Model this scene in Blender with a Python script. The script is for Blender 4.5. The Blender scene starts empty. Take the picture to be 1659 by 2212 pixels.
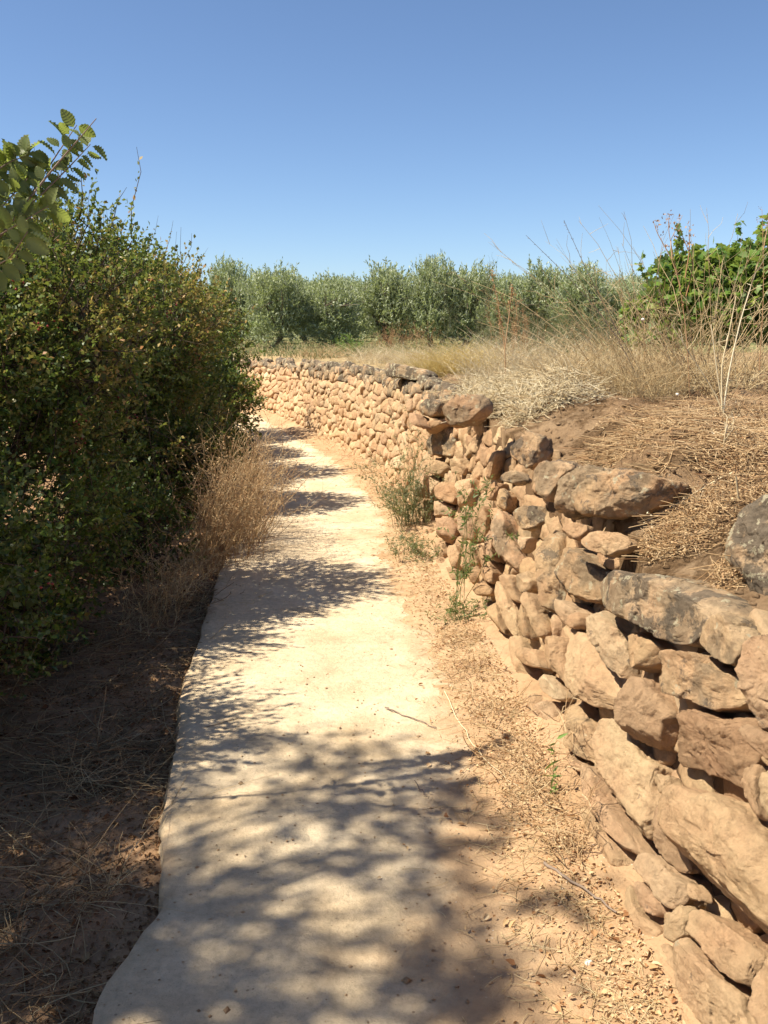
import bpy, math, random
import numpy as np
from mathutils import Vector, Euler
random.seed(7); RNG = np.random.default_rng(7)
SC = bpy.context.scene; COL = SC.collection

# ---------------------------------------------------------------- camera, sky, sun, exposure
EYE = 1.6; FPX = 2007.0; PITCH = math.atan(400 / FPX)      # photo measured at 1659 x 2212
cam = bpy.data.cameras.new('camera'); co = bpy.data.objects.new('camera', cam); COL.objects.link(co)
cam.sensor_fit = 'VERTICAL'; cam.sensor_height = 24; cam.sensor_width = 18; cam.lens = 24 * FPX / 2212
cam.clip_start = 0.05; cam.clip_end = 4000
co.location = (0, 0, EYE); co.rotation_euler = (math.pi / 2 - PITCH, 0, 0); SC.camera = co
SUN_EL, SUN_AZ = math.radians(56), math.radians(12)        # azimuth: how far behind the left the sun stands
TOSUN = Vector((-math.cos(SUN_EL) * math.cos(SUN_AZ), -math.cos(SUN_EL) * math.sin(SUN_AZ), math.sin(SUN_EL)))
w = bpy.data.worlds.new('World'); SC.world = w; w.use_nodes = True
nt = w.node_tree; nt.nodes.clear()
sky = nt.nodes.new('ShaderNodeTexSky'); sky.sky_type = 'NISHITA'; sky.sun_disc = False
sky.sun_elevation = SUN_EL; sky.sun_rotation = math.atan2(TOSUN.x, TOSUN.y)
sky.air_density = 0.75; sky.dust_density = 0.35; sky.ozone_density = 4.6; sky.altitude = 0
bg = nt.nodes.new('ShaderNodeBackground'); bg.inputs[1].default_value = 0.079
wo = nt.nodes.new('ShaderNodeOutputWorld'); nt.links.new(sky.outputs[0], bg.inputs[0]); nt.links.new(bg.outputs[0], wo.inputs[0])
sl = bpy.data.lights.new('sun', 'SUN'); sl.energy = 5.0; sl.angle = math.radians(0.53); sl.color = (1.0, 0.92, 0.77)
so = bpy.data.objects.new('sun', sl); COL.objects.link(so); so.rotation_euler = TOSUN.to_track_quat('Z', 'Y').to_euler()
so.location = (-8, -2, 10)
SC.view_settings.view_transform = 'Standard'; SC.view_settings.look = 'None'
SC.view_settings.exposure = 0.98; SC.view_settings.gamma = 1.0
SC.cycles.max_bounces = 6; SC.cycles.transparent_max_bounces = 4; SC.cycles.use_denoising = True

# ---------------------------------------------------------------- helpers
def ray(u, v):
    dx = (u - 829.5) / FPX; dz = -(v - 1106) / FPX
    return np.array([dx, math.cos(PITCH) + dz * math.sin(PITCH), -math.sin(PITCH) + dz * math.cos(PITCH)])
def onz(u, v, z=0.0):
    d = ray(u, v); t = (z - EYE) / d[2]; return np.array([d[0] * t, d[1] * t, z])
def aty(u, v, y):
    d = ray(u, v); t = y / d[1]; return np.array([d[0] * t, y, EYE + d[2] * t])
def tag(o, label=None, cat=None, group=None, kind=None):
    for k, v in (('label', label), ('category', cat), ('group', group), ('kind', kind)):
        if v: o[k] = v
    return o
def empty(name, loc, label, cat, group=None):
    o = bpy.data.objects.new(name, None); COL.objects.link(o); o.location = Vector([float(c) for c in loc]); o.empty_display_size = .1
    return tag(o, label, cat, group)
def mesh_obj(name, V, F, mat, parent=None, smooth=False, attrs=None):
    """V (n,3) world coordinates, F (m,k) all faces with k corners"""
    V = np.asarray(V, np.float32); F = np.asarray(F, np.int32); m, k = F.shape
    me = bpy.data.meshes.new(name)
    off = np.zeros(3, np.float32)
    if parent is not None: off = np.array(parent.location, np.float32) if parent.parent is None else np.array(parent.location + parent.parent.location, np.float32)
    me.vertices.add(len(V)); me.vertices.foreach_set('co', (V - off).ravel())
    me.loops.add(m * k); me.loops.foreach_set('vertex_index', F.ravel())
    me.polygons.add(m); me.polygons.foreach_set('loop_start', np.arange(0, m * k, k, dtype=np.int32))
    if smooth: me.polygons.foreach_set('use_smooth', np.ones(m, bool))
    me.update(calc_edges=True)
    for n, a in (attrs or {}).items():
        at = me.attributes.new(n, 'FLOAT', 'POINT'); at.data.foreach_set('value', np.asarray(a, np.float32))
    me.materials.append(mat)
    o = bpy.data.objects.new(name, me); COL.objects.link(o)
    if parent is not None: o.parent = parent
    return o
def cat_mesh(parts):
    Vs, Fs, n = [], [], 0
    for V, F in parts:
        Vs.append(V); Fs.append(np.asarray(F) + n); n += len(V)
    return np.concatenate(Vs), np.concatenate(Fs)
def _h(i, j, k, s):
    n = (i * 374761393 + j * 668265263 + k * 2147483647 + s * 974634777) & 0xffffffff
    n = ((n ^ (n >> 13)) * 1274126177) & 0xffffffff
    return (n ^ (n >> 16)) & 0xffffffff
_G = RNG.normal(size=(256, 3)); _G /= np.linalg.norm(_G, axis=1)[:, None]
def perlin(p, s=0):
    p = np.asarray(p, float); i = np.floor(p).astype(np.int64); f = p - i; u = f * f * f * (f * (f * 6 - 15) + 10)
    r = 0
    for a in (0, 1):
        for b in (0, 1):
            for c in (0, 1):
                g = _G[_h(i[:, 0] + a, i[:, 1] + b, i[:, 2] + c, s) & 255]
                d = (g * (f - np.array([a, b, c]))).sum(1)
                r = r + d * (u[:, 0] if a else 1 - u[:, 0]) * (u[:, 1] if b else 1 - u[:, 1]) * (u[:, 2] if c else 1 - u[:, 2])
    return r * 1.6
def fbm(p, s=0, o=4, g=.5):
    r = 0; a = 1
    for k in range(o): r = r + a * perlin(np.asarray(p) * 2 ** k, s + k); a *= g
    return r
def sm(x, a, b):
    t = np.clip((x - a) / (b - a), 0, 1); return t * t * (3 - 2 * t)
def grid_faces(nx, ny):
    i = np.arange(nx - 1)[:, None] * ny + np.arange(ny - 1)[None, :]
    return np.stack([i, i + ny, i + ny + 1, i + 1], -1).reshape(-1, 4)
def norm(a): return a / (np.linalg.norm(a, axis=-1, keepdims=True) + 1e-9)
def tubes(P, R, sides=3):
    """P (N,K,3) polylines, R (N,K) radii"""
    N, K, _ = P.shape
    T = norm(np.gradient(P, axis=1)); ref = np.where(np.abs(T[..., 2:3]) > .9, np.array([1., 0, 0]), np.array([0, 0, 1.]))
    A = norm(np.cross(T, ref)); B = np.cross(T, A)
    th = np.arange(sides) * 2 * math.pi / sides
    V = P[:, :, None] + R[:, :, None, None] * (A[:, :, None] * np.cos(th)[:, None] + B[:, :, None] * np.sin(th)[:, None])
    V = V.reshape(-1, 3); base = (np.arange(N)[:, None, None] * K + np.arange(K - 1)[None, :, None]) * sides
    j = np.arange(sides)[None, None, :]; jn = (j + 1) % sides
    F = np.stack([base + j, base + jn, base + sides + jn, base + sides + j], -1).reshape(-1, 4)
    return V, F
def leaves(C, D, Nn, L, W, fold=.15, curl=.0):
    """kite leaves: C base (n,3), D direction, Nn normal, L length, W width; 6 verts, 2 quads each side of the midrib"""
    D = norm(D); S = norm(np.cross(D, Nn)); U = np.cross(S, D); L = L[:, None]; W = W[:, None]
    tip = C + D * L - U * L * curl; m1 = C + D * L * .34 + U * 0; m2 = C + D * L * .72 - U * L * curl * .4
    a1 = C + D * L * .30 + S * W * .5 + U * W * fold; a2 = C + D * L * .68 + S * W * .38 + U * W * fold - U * L * curl * .4
    b1 = C + D * L * .30 - S * W * .5 + U * W * fold; b2 = C + D * L * .68 - S * W * .38 + U * W * fold - U * L * curl * .4
    V = np.stack([C, a1, a2, tip, b2, b1], 1).reshape(-1, 3)
    i = np.arange(len(C))[:, None] * 6
    F = np.concatenate([i + np.array([[0, 1, 2, 3]]), i + np.array([[0, 3, 4, 5]])])
    return V, F
def rnd_dirs(n, up=0.0):
    d = RNG.normal(size=(n, 3)); d = norm(d); d[:, 2] += up; return norm(d)

# ---------------------------------------------------------------- materials
class NT:
    def __init__(s, name):
        s.m = bpy.data.materials.new(name); s.m.use_nodes = True; s.t = s.m.node_tree; s.t.nodes.clear()
        s.out = s.n('OutputMaterial'); s.co = s.n('TexCoord').outputs['Object']
        s.geo = s.n('NewGeometry'); s.pos = s.geo.outputs['Position']; s.isl = s.geo.outputs['Random Per Island']
    def n(s, k, **kw):
        x = s.t.nodes.new('ShaderNode' + k)
        for a, b in kw.items(): setattr(x, a, b)
        return x
    def put(s, sock, v):
        if isinstance(v, bpy.types.NodeSocket): s.t.links.new(v, sock)
        elif v is not None:
            if hasattr(sock.default_value, '__len__') and not hasattr(v, '__len__'): v = (v, v, v, 1)[:len(sock.default_value)]
            elif hasattr(v, '__len__') and len(v) == 3 and len(sock.default_value) == 4: v = (*v, 1)
            sock.default_value = v
    def math(s, op, a, b=None, c=None, clamp=False):
        x = s.n('Math', operation=op, use_clamp=clamp); s.put(x.inputs[0], a); s.put(x.inputs[1], b) if b is not None else None
        if c is not None: s.put(x.inputs[2], c)
        return x.outputs[0]
    def noise(s, scale, detail=6, rough=.6, vec=None, dist=0, stretch=None):
        v = vec or s.pos
        if stretch:
            mp = s.n('Mapping'); s.put(mp.inputs[0], v); mp.inputs['Scale'].default_value = stretch; v = mp.outputs[0]
        x = s.n('TexNoise'); s.put(x.inputs['Vector'], v); s.put(x.inputs['Scale'], scale); s.put(x.inputs['Detail'], detail)
        s.put(x.inputs['Roughness'], rough); s.put(x.inputs['Distortion'], dist); return x.outputs['Fac']
    def vor(s, scale, feature='F1', vec=None):
        x = s.n('TexVoronoi', feature=feature); s.put(x.inputs['Vector'], vec or s.pos); s.put(x.inputs['Scale'], scale); return x.outputs['Distance']
    def ramp(s, f, stops, interp='LINEAR'):
        x = s.n('ValToRGB'); r = x.color_ramp; r.interpolation = interp
        while len(r.elements) < len(stops): r.elements.new(.5)
        for e, (p, c) in zip(r.elements, stops): e.position = p; e.color = (*c, 1) if hasattr(c, '__len__') else (c, c, c, 1)
        s.put(x.inputs[0], f); return x.outputs[0]
    def mix(s, f, a, b, mode='MIX'):
        x = s.n('MixRGB', blend_type=mode); s.put(x.inputs[0], f); s.put(x.inputs[1], a); s.put(x.inputs[2], b); return x.outputs[0]
    def step(s, f, a, b):
        x = s.n('MapRange', interpolation_type='SMOOTHSTEP'); s.put(x.inputs[0], f); s.put(x.inputs[1], a); s.put(x.inputs[2], b); return x.outputs[0]
    def attr(s, name): return s.n('Attribute', attribute_name=name).outputs['Fac']
    def bump(s, h, dist, strength=1.0, prev=None):
        x = s.n('Bump'); s.put(x.inputs['Strength'], strength); s.put(x.inputs['Distance'], dist); s.put(x.inputs['Height'], h)
        if prev: s.put(x.inputs['Normal'], prev)
        return x.outputs[0]
    def bsdf(s, color, rough=.9, normal=None, spec=.15):
        x = s.n('BsdfPrincipled'); s.put(x.inputs['Base Color'], color); s.put(x.inputs['Roughness'], rough)
        s.put(x.inputs['Specular IOR Level'], spec)
        if normal: s.put(x.inputs['Normal'], normal)
        return x.outputs[0]
    def end(s, sh): s.t.links.new(sh, s.out.inputs[0]); return s.m

def leaf_mat(name, cols, trans=.22, rough=.45, spec=.25, patch=None):
    """cols: list of (pos, rgb) over random per leaf; patch: (rgb, scale, lo, hi) colour of whole sprays"""
    s = NT(name); c = s.ramp(s.isl, cols)
    c = s.mix(s.step(s.noise(2.2, 3), .35, .65), c, s.mix(.6, c, (.9, .95, .7), 'MULTIPLY'))
    if patch: c = s.mix(s.math('MULTIPLY', s.step(s.noise(patch[1], 3, .5), patch[2], patch[3]), .8), c, patch[0])
    back = s.mix(s.geo.outputs['Backfacing'], c, s.mix(.25, c, (.3, .34, .22)))
    a = s.bsdf(back, rough, None, spec); t = s.n('BsdfTranslucent'); s.put(t.inputs[0], s.mix(.5, c, (.5, .6, .1), 'MIX'))
    m = s.n('MixShader'); m.inputs[0].default_value = trans; s.t.links.new(a, m.inputs[1]); s.t.links.new(t.outputs[0], m.inputs[2])
    return s.end(m.outputs[0])
def bark_mat(name, c1, c2):
    s = NT(name); n = s.noise(30, 5, .6, stretch=(1, 1, .3)); return s.end(s.bsdf(s.mix(n, c1, c2), .9, s.bump(n, .01, .8)))
def straw_mat(name, cols, trans=.15):
    s = NT(name); c = s.ramp(s.isl, cols); c = s.mix(.5, c, s.ramp(s.noise(25, 2), [(.3, .75), (.7, 1.0)]), 'MULTIPLY')
    a = s.bsdf(c, .7, None, .2); t = s.n('BsdfTranslucent'); s.put(t.inputs[0], c)
    m = s.n('MixShader'); m.inputs[0].default_value = trans; s.t.links.new(a, m.inputs[1]); s.t.links.new(t.outputs[0], m.inputs[2])
    return s.end(m.outputs[0])

def stone_mat():
    s = NT('sandstone')
    rnd = s.n('ObjectInfo').outputs['Random']
    r = s.math('FRACT', s.math('ADD', s.math('MULTIPLY', rnd, 3.7), s.isl))
    base = s.ramp(r, [(0, (.50, .34, .19)), (.22, (.57, .42, .25)), (.4, (.48, .31, .18)), (.55, (.56, .40, .235)), (.7, (.44, .30, .175)), (.85, (.52, .345, .21)), (1, (.58, .445, .28))])
    n1 = s.noise(5, 6, .62); n2 = s.noise(28, 6, .7); n3 = s.noise(12, 9, .72, stretch=(.8, .8, 2.2), dist=.15)
    c = s.mix(s.step(n1, .35, .68), base, s.mix(.5, base, (.50, .29, .165)))
    r2 = s.math('FRACT', s.math('ADD', s.math('MULTIPLY', rnd, 11.3), s.math('MULTIPLY', s.isl, 7.7))); c = s.mix(1.0, c, s.ramp(r2, [(0, (.84, .82, .80)), (.35, (1.08, 1.07, 1.05)), (.7, (.98, .94, .89)), (1, (1.18, 1.19, 1.18))]), 'MULTIPLY')
    c = s.mix(s.math('MULTIPLY', s.step(n3, .50, .72), .45), c, (.42, .275, .16))
    c = s.mix(.6, c, s.ramp(n2, [(.28, .55), (.48, 1.0), (.7, 1.28)]), 'MULTIPLY')
    li = s.attr('lichen')
    up = s.step(s.n('SeparateXYZ').outputs[2], 0, 1)
    # weathered grey skin and dark and pale lichen, strongest on the cap stones
    g1 = s.step(s.math('ADD', s.noise(6.5, 7, .62), s.math('MULTIPLY', li, .30)), .62, .76)
    c = s.mix(s.math('MULTIPLY', g1, .75), c, s.ramp(n2, [(.3, (.18, .13, .08)), (.7, (.36, .27, .17))]))
    g2 = s.step(s.math('ADD', s.noise(7, 9, .68, dist=.2), s.math('MULTIPLY', li, .24)), .66, .72)
    c = s.mix(s.math('MULTIPLY', g2, .75), c, s.ramp(n2, [(.35, (.06, .052, .043)), (.7, (.16, .135, .105))]))
    g3 = s.step(s.math('ADD', s.noise(17, 6, .6, stretch=(1.3, 1.2, 1.1)), s.math('MULTIPLY', li, .16)), .70, .74)
    c = s.mix(s.math('MULTIPLY', g3, .75), c, (.52, .46, .31))
    h = s.math('ADD', s.math('MULTIPLY', n3, .9), s.math('MULTIPLY', n1, .6)); 
    b = s.bump(h, .026, .9); b = s.bump(s.noise(22, 10, .8), .016, 1.0, b); b = s.bump(s.noise(90, 8, .8), .006, 1.0, b)
    pit = s.math('MULTIPLY', s.step(s.vor(55), .0, .25), 1.0); b = s.bump(pit, .002, .5, b)
    return s.end(s.bsdf(c, .92, b, .12))
def dirt_color(s):
    n1 = s.noise(1.3, 6, .6); n2 = s.noise(14, 8, .7); n3 = s.noise(60, 4, .7)
    c = s.ramp(n1, [(.3, (.38, .235, .125)), (.5, (.46, .30, .17)), (.7, (.52, .36, .215))])
    c = s.mix(.6, c, s.ramp(n2, [(.3, .62), (.5, 1.0), (.7, 1.2)]), 'MULTIPLY')
    c = s.mix(s.math('MULTIPLY', s.step(n3, .60, .68), .5), c, (.30, .17, .09))
    peb = s.vor(38); c = s.mix(s.math('MULTIPLY', s.math('SUBTRACT', 1, s.step(peb, .06, .14)), s.step(s.noise(5, 2), .5, .6)), c, (.62, .52, .40))
    b = s.bump(s.noise(9, 8, .7), .03, .6); b = s.bump(s.noise(70, 5, .75), .008, .9, b)
    b = s.bump(s.math('SUBTRACT', 1, s.step(peb, .0, .2)), .006, .6, b)
    return c, b
def ground_mat():
    s = NT('earth'); c, b = dirt_color(s)
    bank = s.attr('bank'); far = s.attr('far'); lo = s.attr('litter')
    # crusted brown moss on the bank
    ms = s.step(s.math('ADD', s.noise(3.2, 8, .68), s.math('MULTIPLY', bank, .15)), .58, .72)
    moss = s.ramp(s.noise(45, 6, .75), [(.3, (.07, .038, .018)), (.5, (.20, .12, .06)), (.72, (.38, .25, .14))])
    c = s.mix(s.math('MULTIPLY', ms, s.math('MULTIPLY', bank, .92)), c, moss)
    cr = s.vor(7, 'DISTANCE_TO_EDGE', s.n('VectorMath', operation='ADD').outputs[0]) if False else None
    g = s.ramp(s.noise(.35, 6, .6), [(.35, (.11, .125, .045)), (.55, (.19, .185, .08)), (.7, (.36, .28, .13))])
    c = s.mix(far, c, s.mix(.5, g, s.ramp(s.noise(9, 5), [(.3, .6), (.7, 1.3)]), 'MULTIPLY'))
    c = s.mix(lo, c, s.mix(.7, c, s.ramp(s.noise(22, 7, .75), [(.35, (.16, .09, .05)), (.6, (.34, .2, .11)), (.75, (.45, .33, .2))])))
    b = s.bump(s.math('MULTIPLY', s.noise(26, 10, .82), bank), .05, 1.0, b)
    return s.end(s.bsdf(c, .95, b, .08))
def path_mat():
    s = NT('worn_concrete'); d, b = dirt_color(s)
    c = s.ramp(s.noise(2.5, 7, .62), [(.3, (.54, .405, .25)), (.5, (.65, .51, .335)), (.7, (.71, .58, .40))])
    c = s.mix(.75, c, s.ramp(s.noise(30, 9, .78), [(.3, .62), (.52, 1.0), (.72, 1.15)]), 'MULTIPLY'); c = s.mix(.6, c, s.ramp(s.noise(5.5, 6, .7), [(.3, .72), (.6, 1.05)]), 'MULTIPLY')
    sp = s.vor(24); c = s.mix(s.math('MULTIPLY', s.math('SUBTRACT', 1, s.step(sp, .06, .12)), s.step(s.noise(8, 2), .44, .52)), c, (.34, .25, .16)); sp2 = s.vor(70); c = s.mix(s.math('MULTIPLY', s.math('SUBTRACT', 1, s.step(sp2, .10, .18)), .45), c, (.36, .28, .19))
    e = s.attr('dust')
    f = s.step(s.math('ADD', e, s.math('MULTIPLY', s.math('SUBTRACT', s.noise(2.2, 8, .65), .5), 1.1)), .30, .72)
    c = s.mix(s.math('MULTIPLY', f, .92), c, d)
    # brown soil stains in patches
    st = s.step(s.noise(1.7, 7, .62, dist=.4), .58, .74); c = s.mix(s.math('MULTIPLY', st, .35), c, (.47, .33, .2))
    crack = s.math('SUBTRACT', 1, s.step(s.math('ABSOLUTE', s.math('SUBTRACT', s.noise(.7, 7, .55), .5)), .0, .0016))
    c = s.mix(s.math('MULTIPLY', crack, .0), c, (.25, .18, .11))
    bb = s.bump(s.noise(6, 9, .7), .03, .6); bb = s.bump(s.noise(45, 8, .8), .010, .9, bb)
    return s.end(s.bsdf(c, .93, bb, .1))
M_STONE = stone_mat(); M_GROUND = ground_mat(); M_PATH = path_mat()
s_ = NT('earth_core'); cc, bb_ = dirt_color(s_); M_CORE = s_.end(s_.bsdf(s_.mix(.8, cc, (.06, .032, .016)), .95, bb_, .05))  # earth with shade mixed into its colour, so gaps between stones read dark
M_STRAW = straw_mat('straw', [(0, (.48, .33, .17)), (.35, (.62, .47, .25)), (.7, (.70, .57, .34)), (1, (.52, .33, .16))])
M_STRAWR = straw_mat('rusty_straw', [(0, (.42, .25, .12)), (.4, (.56, .38, .20)), (.75, (.64, .48, .28)), (1, (.36, .19, .09))])
M_PALE = straw_mat('bleached_straw', [(0, (.58, .45, .26)), (.5, (.72, .60, .38)), (.85, (.80, .71, .51)), (1, (.50, .34, .18))])
M_GOLD = straw_mat('golden_grass', [(0, (.62, .44, .13)), (.5, (.72, .56, .21)), (1, (.76, .64, .32))], .3)
M_RED = straw_mat('rust_red_stalks', [(0, (.34, .17, .07)), (.5, (.45, .26, .13)), (1, (.55, .36, .20))])
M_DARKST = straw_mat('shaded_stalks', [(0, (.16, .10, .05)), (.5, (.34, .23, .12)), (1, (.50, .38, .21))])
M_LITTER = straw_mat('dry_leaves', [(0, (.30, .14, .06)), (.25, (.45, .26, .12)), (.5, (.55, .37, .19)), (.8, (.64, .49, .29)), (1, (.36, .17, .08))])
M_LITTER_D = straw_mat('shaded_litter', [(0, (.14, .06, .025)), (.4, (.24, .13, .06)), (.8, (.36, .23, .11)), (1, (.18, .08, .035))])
M_TWIG = bark_mat('twig_bark', (.14, .10, .08), (.30, .23, .17))
M_BARK = bark_mat('bark', (.05, .035, .025), (.15, .11, .08))
M_OBARK = bark_mat('olive_bark', (.07, .05, .035), (.2, .16, .12))
GREEN = [(0, (.022, .046, .006)), (.3, (.05, .09, .011)), (.6, (.085, .13, .016)), (.86, (.13, .165, .024)), (.95, (.18, .14, .035)), (1, (.22, .09, .035))]
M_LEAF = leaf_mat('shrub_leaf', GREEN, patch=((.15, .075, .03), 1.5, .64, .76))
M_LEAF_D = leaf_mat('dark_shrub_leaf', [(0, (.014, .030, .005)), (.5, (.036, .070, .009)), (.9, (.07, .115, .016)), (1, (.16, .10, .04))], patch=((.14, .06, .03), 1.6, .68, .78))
M_LEAF_Y = leaf_mat('yellowing_leaf', [(0, (.07, .09, .018)), (.35, (.14, .15, .03)), (.65, (.27, .21, .05)), (.85, (.44, .27, .10)), (1, (.36, .16, .07))], patch=((.30, .21, .08), 1.8, .45, .7))
M_ELM = leaf_mat('elm_leaf', [(0, (.13, .17, .05)), (.5, (.19, .22, .075)), (.9, (.20, .235, .09)), (1, (.34, .30, .08))], .5)
M_OLIVE = leaf_mat('olive_leaf', [(0, (.21, .235, .14)), (.45, (.33, .36, .23)), (.8, (.45, .48, .34)), (1, (.56, .58, .46))], .3, .45, .3)
M_VINE = leaf_mat('vine_leaf', [(0, (.05, .11, .02)), (.5, (.10, .18, .03)), (.9, (.16, .24, .05)), (1, (.26, .28, .06))], .35, .45)
M_WEED = leaf_mat('weed_leaf', [(0, (.07, .11, .035)), (.5, (.12, .165, .06)), (1, (.19, .22, .10))], .3)
M_GWEED = leaf_mat('grey_weed_leaf', [(0, (.11, .12, .065)), (.5, (.17, .18, .10)), (1, (.27, .25, .15))], .25)
M_FRESH = leaf_mat('fresh_leaf', [(0, (.10, .19, .04)), (1, (.17, .28, .07))], .3)
s_ = NT('berry'); M_BERRY = s_.end(s_.bsdf((.20, .02, .012), .35, None, .5))
s_ = NT('snail_shell'); M_SHELL = s_.end(s_.bsdf(s_.ramp(s_.noise(120, 2), [(.4, (.62, .55, .45)), (.6, (.8, .76, .7))]), .5, None, .4))

# ---------------------------------------------------------------- plan of the wall and the path (metres)
BASE = np.array([(.78, -2.0), (.76, -.5), (.74, .6), (.715, 1.4), (.70, 1.9), (.66, 2.4), (.63, 2.85), (.635, 3.3), (.60, 3.9), (.53, 4.6), (.47, 5.1), (.37, 5.9), (.32, 6.7), (.33, 7.5)])
BH = np.array([.95, .95, .92, .9, .88, .85, .80, .82, .88, .97, 1.0, 1.03, 1.05, 1.05])
FAR = np.array([(.42, 7.3), (.27, 8.2), (.12, 9.11), (-.06, 10.31), (-.55, 12.33), (-1.04, 13.95), (-1.93, 16.89), (-2.7, 18.3), (-4.2, 19.3), (-6.2, 19.8), (-9, 20.0)])
FH = np.array([1.05, 1.05, 1.05, 1.05, 1.05, 1.03, .97, .93, .93, .93, .95])
BAT = .20
def dens(P, H, n):
    t = np.concatenate([[0], np.cumsum(np.linalg.norm(np.diff(P, axis=0), axis=1))]); q = np.linspace(0, t[-1], n)
    x = np.interp(q, t, P[:, 0]); y = np.interp(q, t, P[:, 1]); h = np.interp(q, t, H)
    for _ in range(int(n / 25)):
        x[1:-1] = (x[:-2] + 2 * x[1:-1] + x[2:]) / 4; y[1:-1] = (y[:-2] + 2 * y[1:-1] + y[2:]) / 4
    return np.stack([x, y], 1), h
class Wall:
    def __init__(s, P, H, n):
        s.P, s.H = dens(P, H, n); s.t = np.concatenate([[0], np.cumsum(np.linalg.norm(np.diff(s.P, axis=0), axis=1))]); s.L = s.t[-1]
        T = norm(np.gradient(s.P, axis=0)); s.N = np.stack([-T[:, 1], T[:, 0]], 1)      # points to the path (left of travel)
        s.T = T
    def at(s, q): return (np.array([np.interp(q, s.t, s.P[:, k]) for k in (0, 1)]).T, norm(np.array([np.interp(q, s.t, s.N[:, k]) for k in (0, 1)]).T), np.interp(q, s.t, s.H))
    def pt(s, q, z, out=0.0):
        p, n, h = s.at(np.atleast_1d(q)); z = np.atleast_1d(z); o = np.atleast_1d(out)
        xy = p - n * (BAT * z)[:, None] + n * o[:, None]
        return np.concatenate([xy, np.broadcast_to(z, (len(p),))[:, None]], 1)
WN = Wall(BASE, BH, 240); WF = Wall(FAR, FH, 300)
LINE = np.concatenate([WN.P, WF.P[4:]]); LH = np.concatenate([WN.H, WF.H[4:]])
def side(X, Y):
    """signed distance behind the wall's base line (+ = field side) and wall height there"""
    P = np.stack([X, Y], 1); out = np.empty(len(P)); hh = np.empty(len(P))
    A = LINE[:-1]; D = LINE[1:] - A; L2 = (D ** 2).sum(1) + 1e-12
    for a in range(0, len(P), 4000):
        q = P[a:a + 4000, None]; t = np.clip(((q - A) * D).sum(2) / L2, 0, 1); r = q - A - t[..., None] * D
        d = np.sqrt((r ** 2).sum(2)); k = d.argmin(1); i = np.arange(len(k)); c = D[k, 0] * r[i, k, 1] - D[k, 1] * r[i, k, 0]
        out[a:a + 4000] = np.where(c > 0, -1, 1) * d[i, k]; hh[a:a + 4000] = LH[k]
    return out, hh
LEFT = np.array([(-.60, -2), (-.66, .8), (-.68, 1.9), (-.69, 2.08), (-.63, 2.34), (-.70, 2.73), (-.83, 3.42), (-.91, 3.99), (-.99, 4.87), (-1.08, 5.82), (-1.13, 6.58), (-1.18, 8.16), (-1.35, 9.99), (-1.85, 13.36), (-2.92, 16.6), (-4.5, 18.3), (-7, 19.0)])
def leftx(y): return np.interp(y, LEFT[:, 1], LEFT[:, 0])
def zfield(X, Y):
    return 1.0 - .12 * np.exp(-((X - 1.25) ** 2 + (Y - 2.55) ** 2) / .12) + .12 * np.exp(-((X - 1.12) ** 2 + (Y - 3.4) ** 2) / .05) + .13 * np.exp(-((X - 1.08) ** 2 + (Y - 3.85) ** 2) / .10) + .10 * np.exp(-((X - .95) ** 2 + (Y - 5.9) ** 2) / .10) + .09 * np.exp(-(((X - 1.2) / 1.5) ** 2 + ((Y - 3.5) / 3) ** 2)) + .28 * np.exp(-(((X - 5.5) / 4.5) ** 2 + ((Y - 9.5) / 6) ** 2)) + .06 * perlin(np.stack([X * .5, Y * .5, X * 0], 1), 5)
def ground_z(X, Y):
    d, h = side(X, Y)
    P3 = np.stack([X, Y, X * 0], 1)
    near = np.exp(-np.maximum(Y - 10, 0) / 8)
    nz = .022 * fbm(P3 * 3.5, 3, 4) + .010 * fbm(P3 * 14, 9, 3)
    zf = zfield(X, Y); db = d - BAT * h
    bank = (h - .03) + (zf - h + .03) * sm(db, .02, .62) + nz * (1 + 1.2 * sm(db, .1, .5) * near)
    bank = bank + .17 * np.exp(-((X - 1.04) ** 2 + (Y - 3.40) ** 2) / .018)
    low = .045 + d * .14 + nz * .8
    lx = leftx(Y)
    low = np.maximum(low, -.06 + nz * .2)
    low = np.where(X < lx + .05, -.065 + nz * 1.3 + .10 * sm(lx - X, .6, 2.5), low)
    low = low + (1.05 + .10 - 0) * sm(-X, 6.5, 10) * (Y < 19)
    return np.where(db > .09, bank, low), d, db
def axis(a, b, da, lo, hi, g=1.12):
    v = list(np.arange(a, b, da)); s = da; x = v[-1]
    while x < hi: s *= g; x += s; v.append(x)
    s = da; x = a; w = []
    while x > lo: s *= g; x -= s; w.append(x)
    return np.array(w[::-1] + v)
gx = axis(-3.2, 3.4, .035, -900, 900); gy = axis(.4, 8.5, .035, -60, 1500, 1.02)
gy = np.concatenate([axis(.4, 8.5, .035, -60, 8.6, 1.1)[:-1], np.arange(8.6, 21, .08), axis(21, 22, .2, 21.1, 1500, 1.10)[1:]]); gy = np.unique(np.round(gy, 4))
X, Y = np.meshgrid(gx, gy, indexing='ij'); X = X.ravel(); Y = Y.ravel()
Z, dd, db = ground_z(X, Y)
bank = (sm(db, -.02, .1) * (1 - sm(Y, 9, 14)) * (1 - sm(X, 5, 8)))
farm = sm(Y, 17.5, 22) * (dd > .3)
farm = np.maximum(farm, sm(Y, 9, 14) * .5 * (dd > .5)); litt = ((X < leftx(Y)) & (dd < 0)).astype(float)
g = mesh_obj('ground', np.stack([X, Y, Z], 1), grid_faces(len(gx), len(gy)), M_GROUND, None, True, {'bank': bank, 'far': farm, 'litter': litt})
tag(g, 'dry reddish brown earth of the verge, the bank and the field', None, None, 'structure')
def gz(x, y):
    z, _, _ = ground_z(np.atleast_1d(np.asarray(x, float)), np.atleast_1d(np.asarray(y, float))); return z

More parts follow.
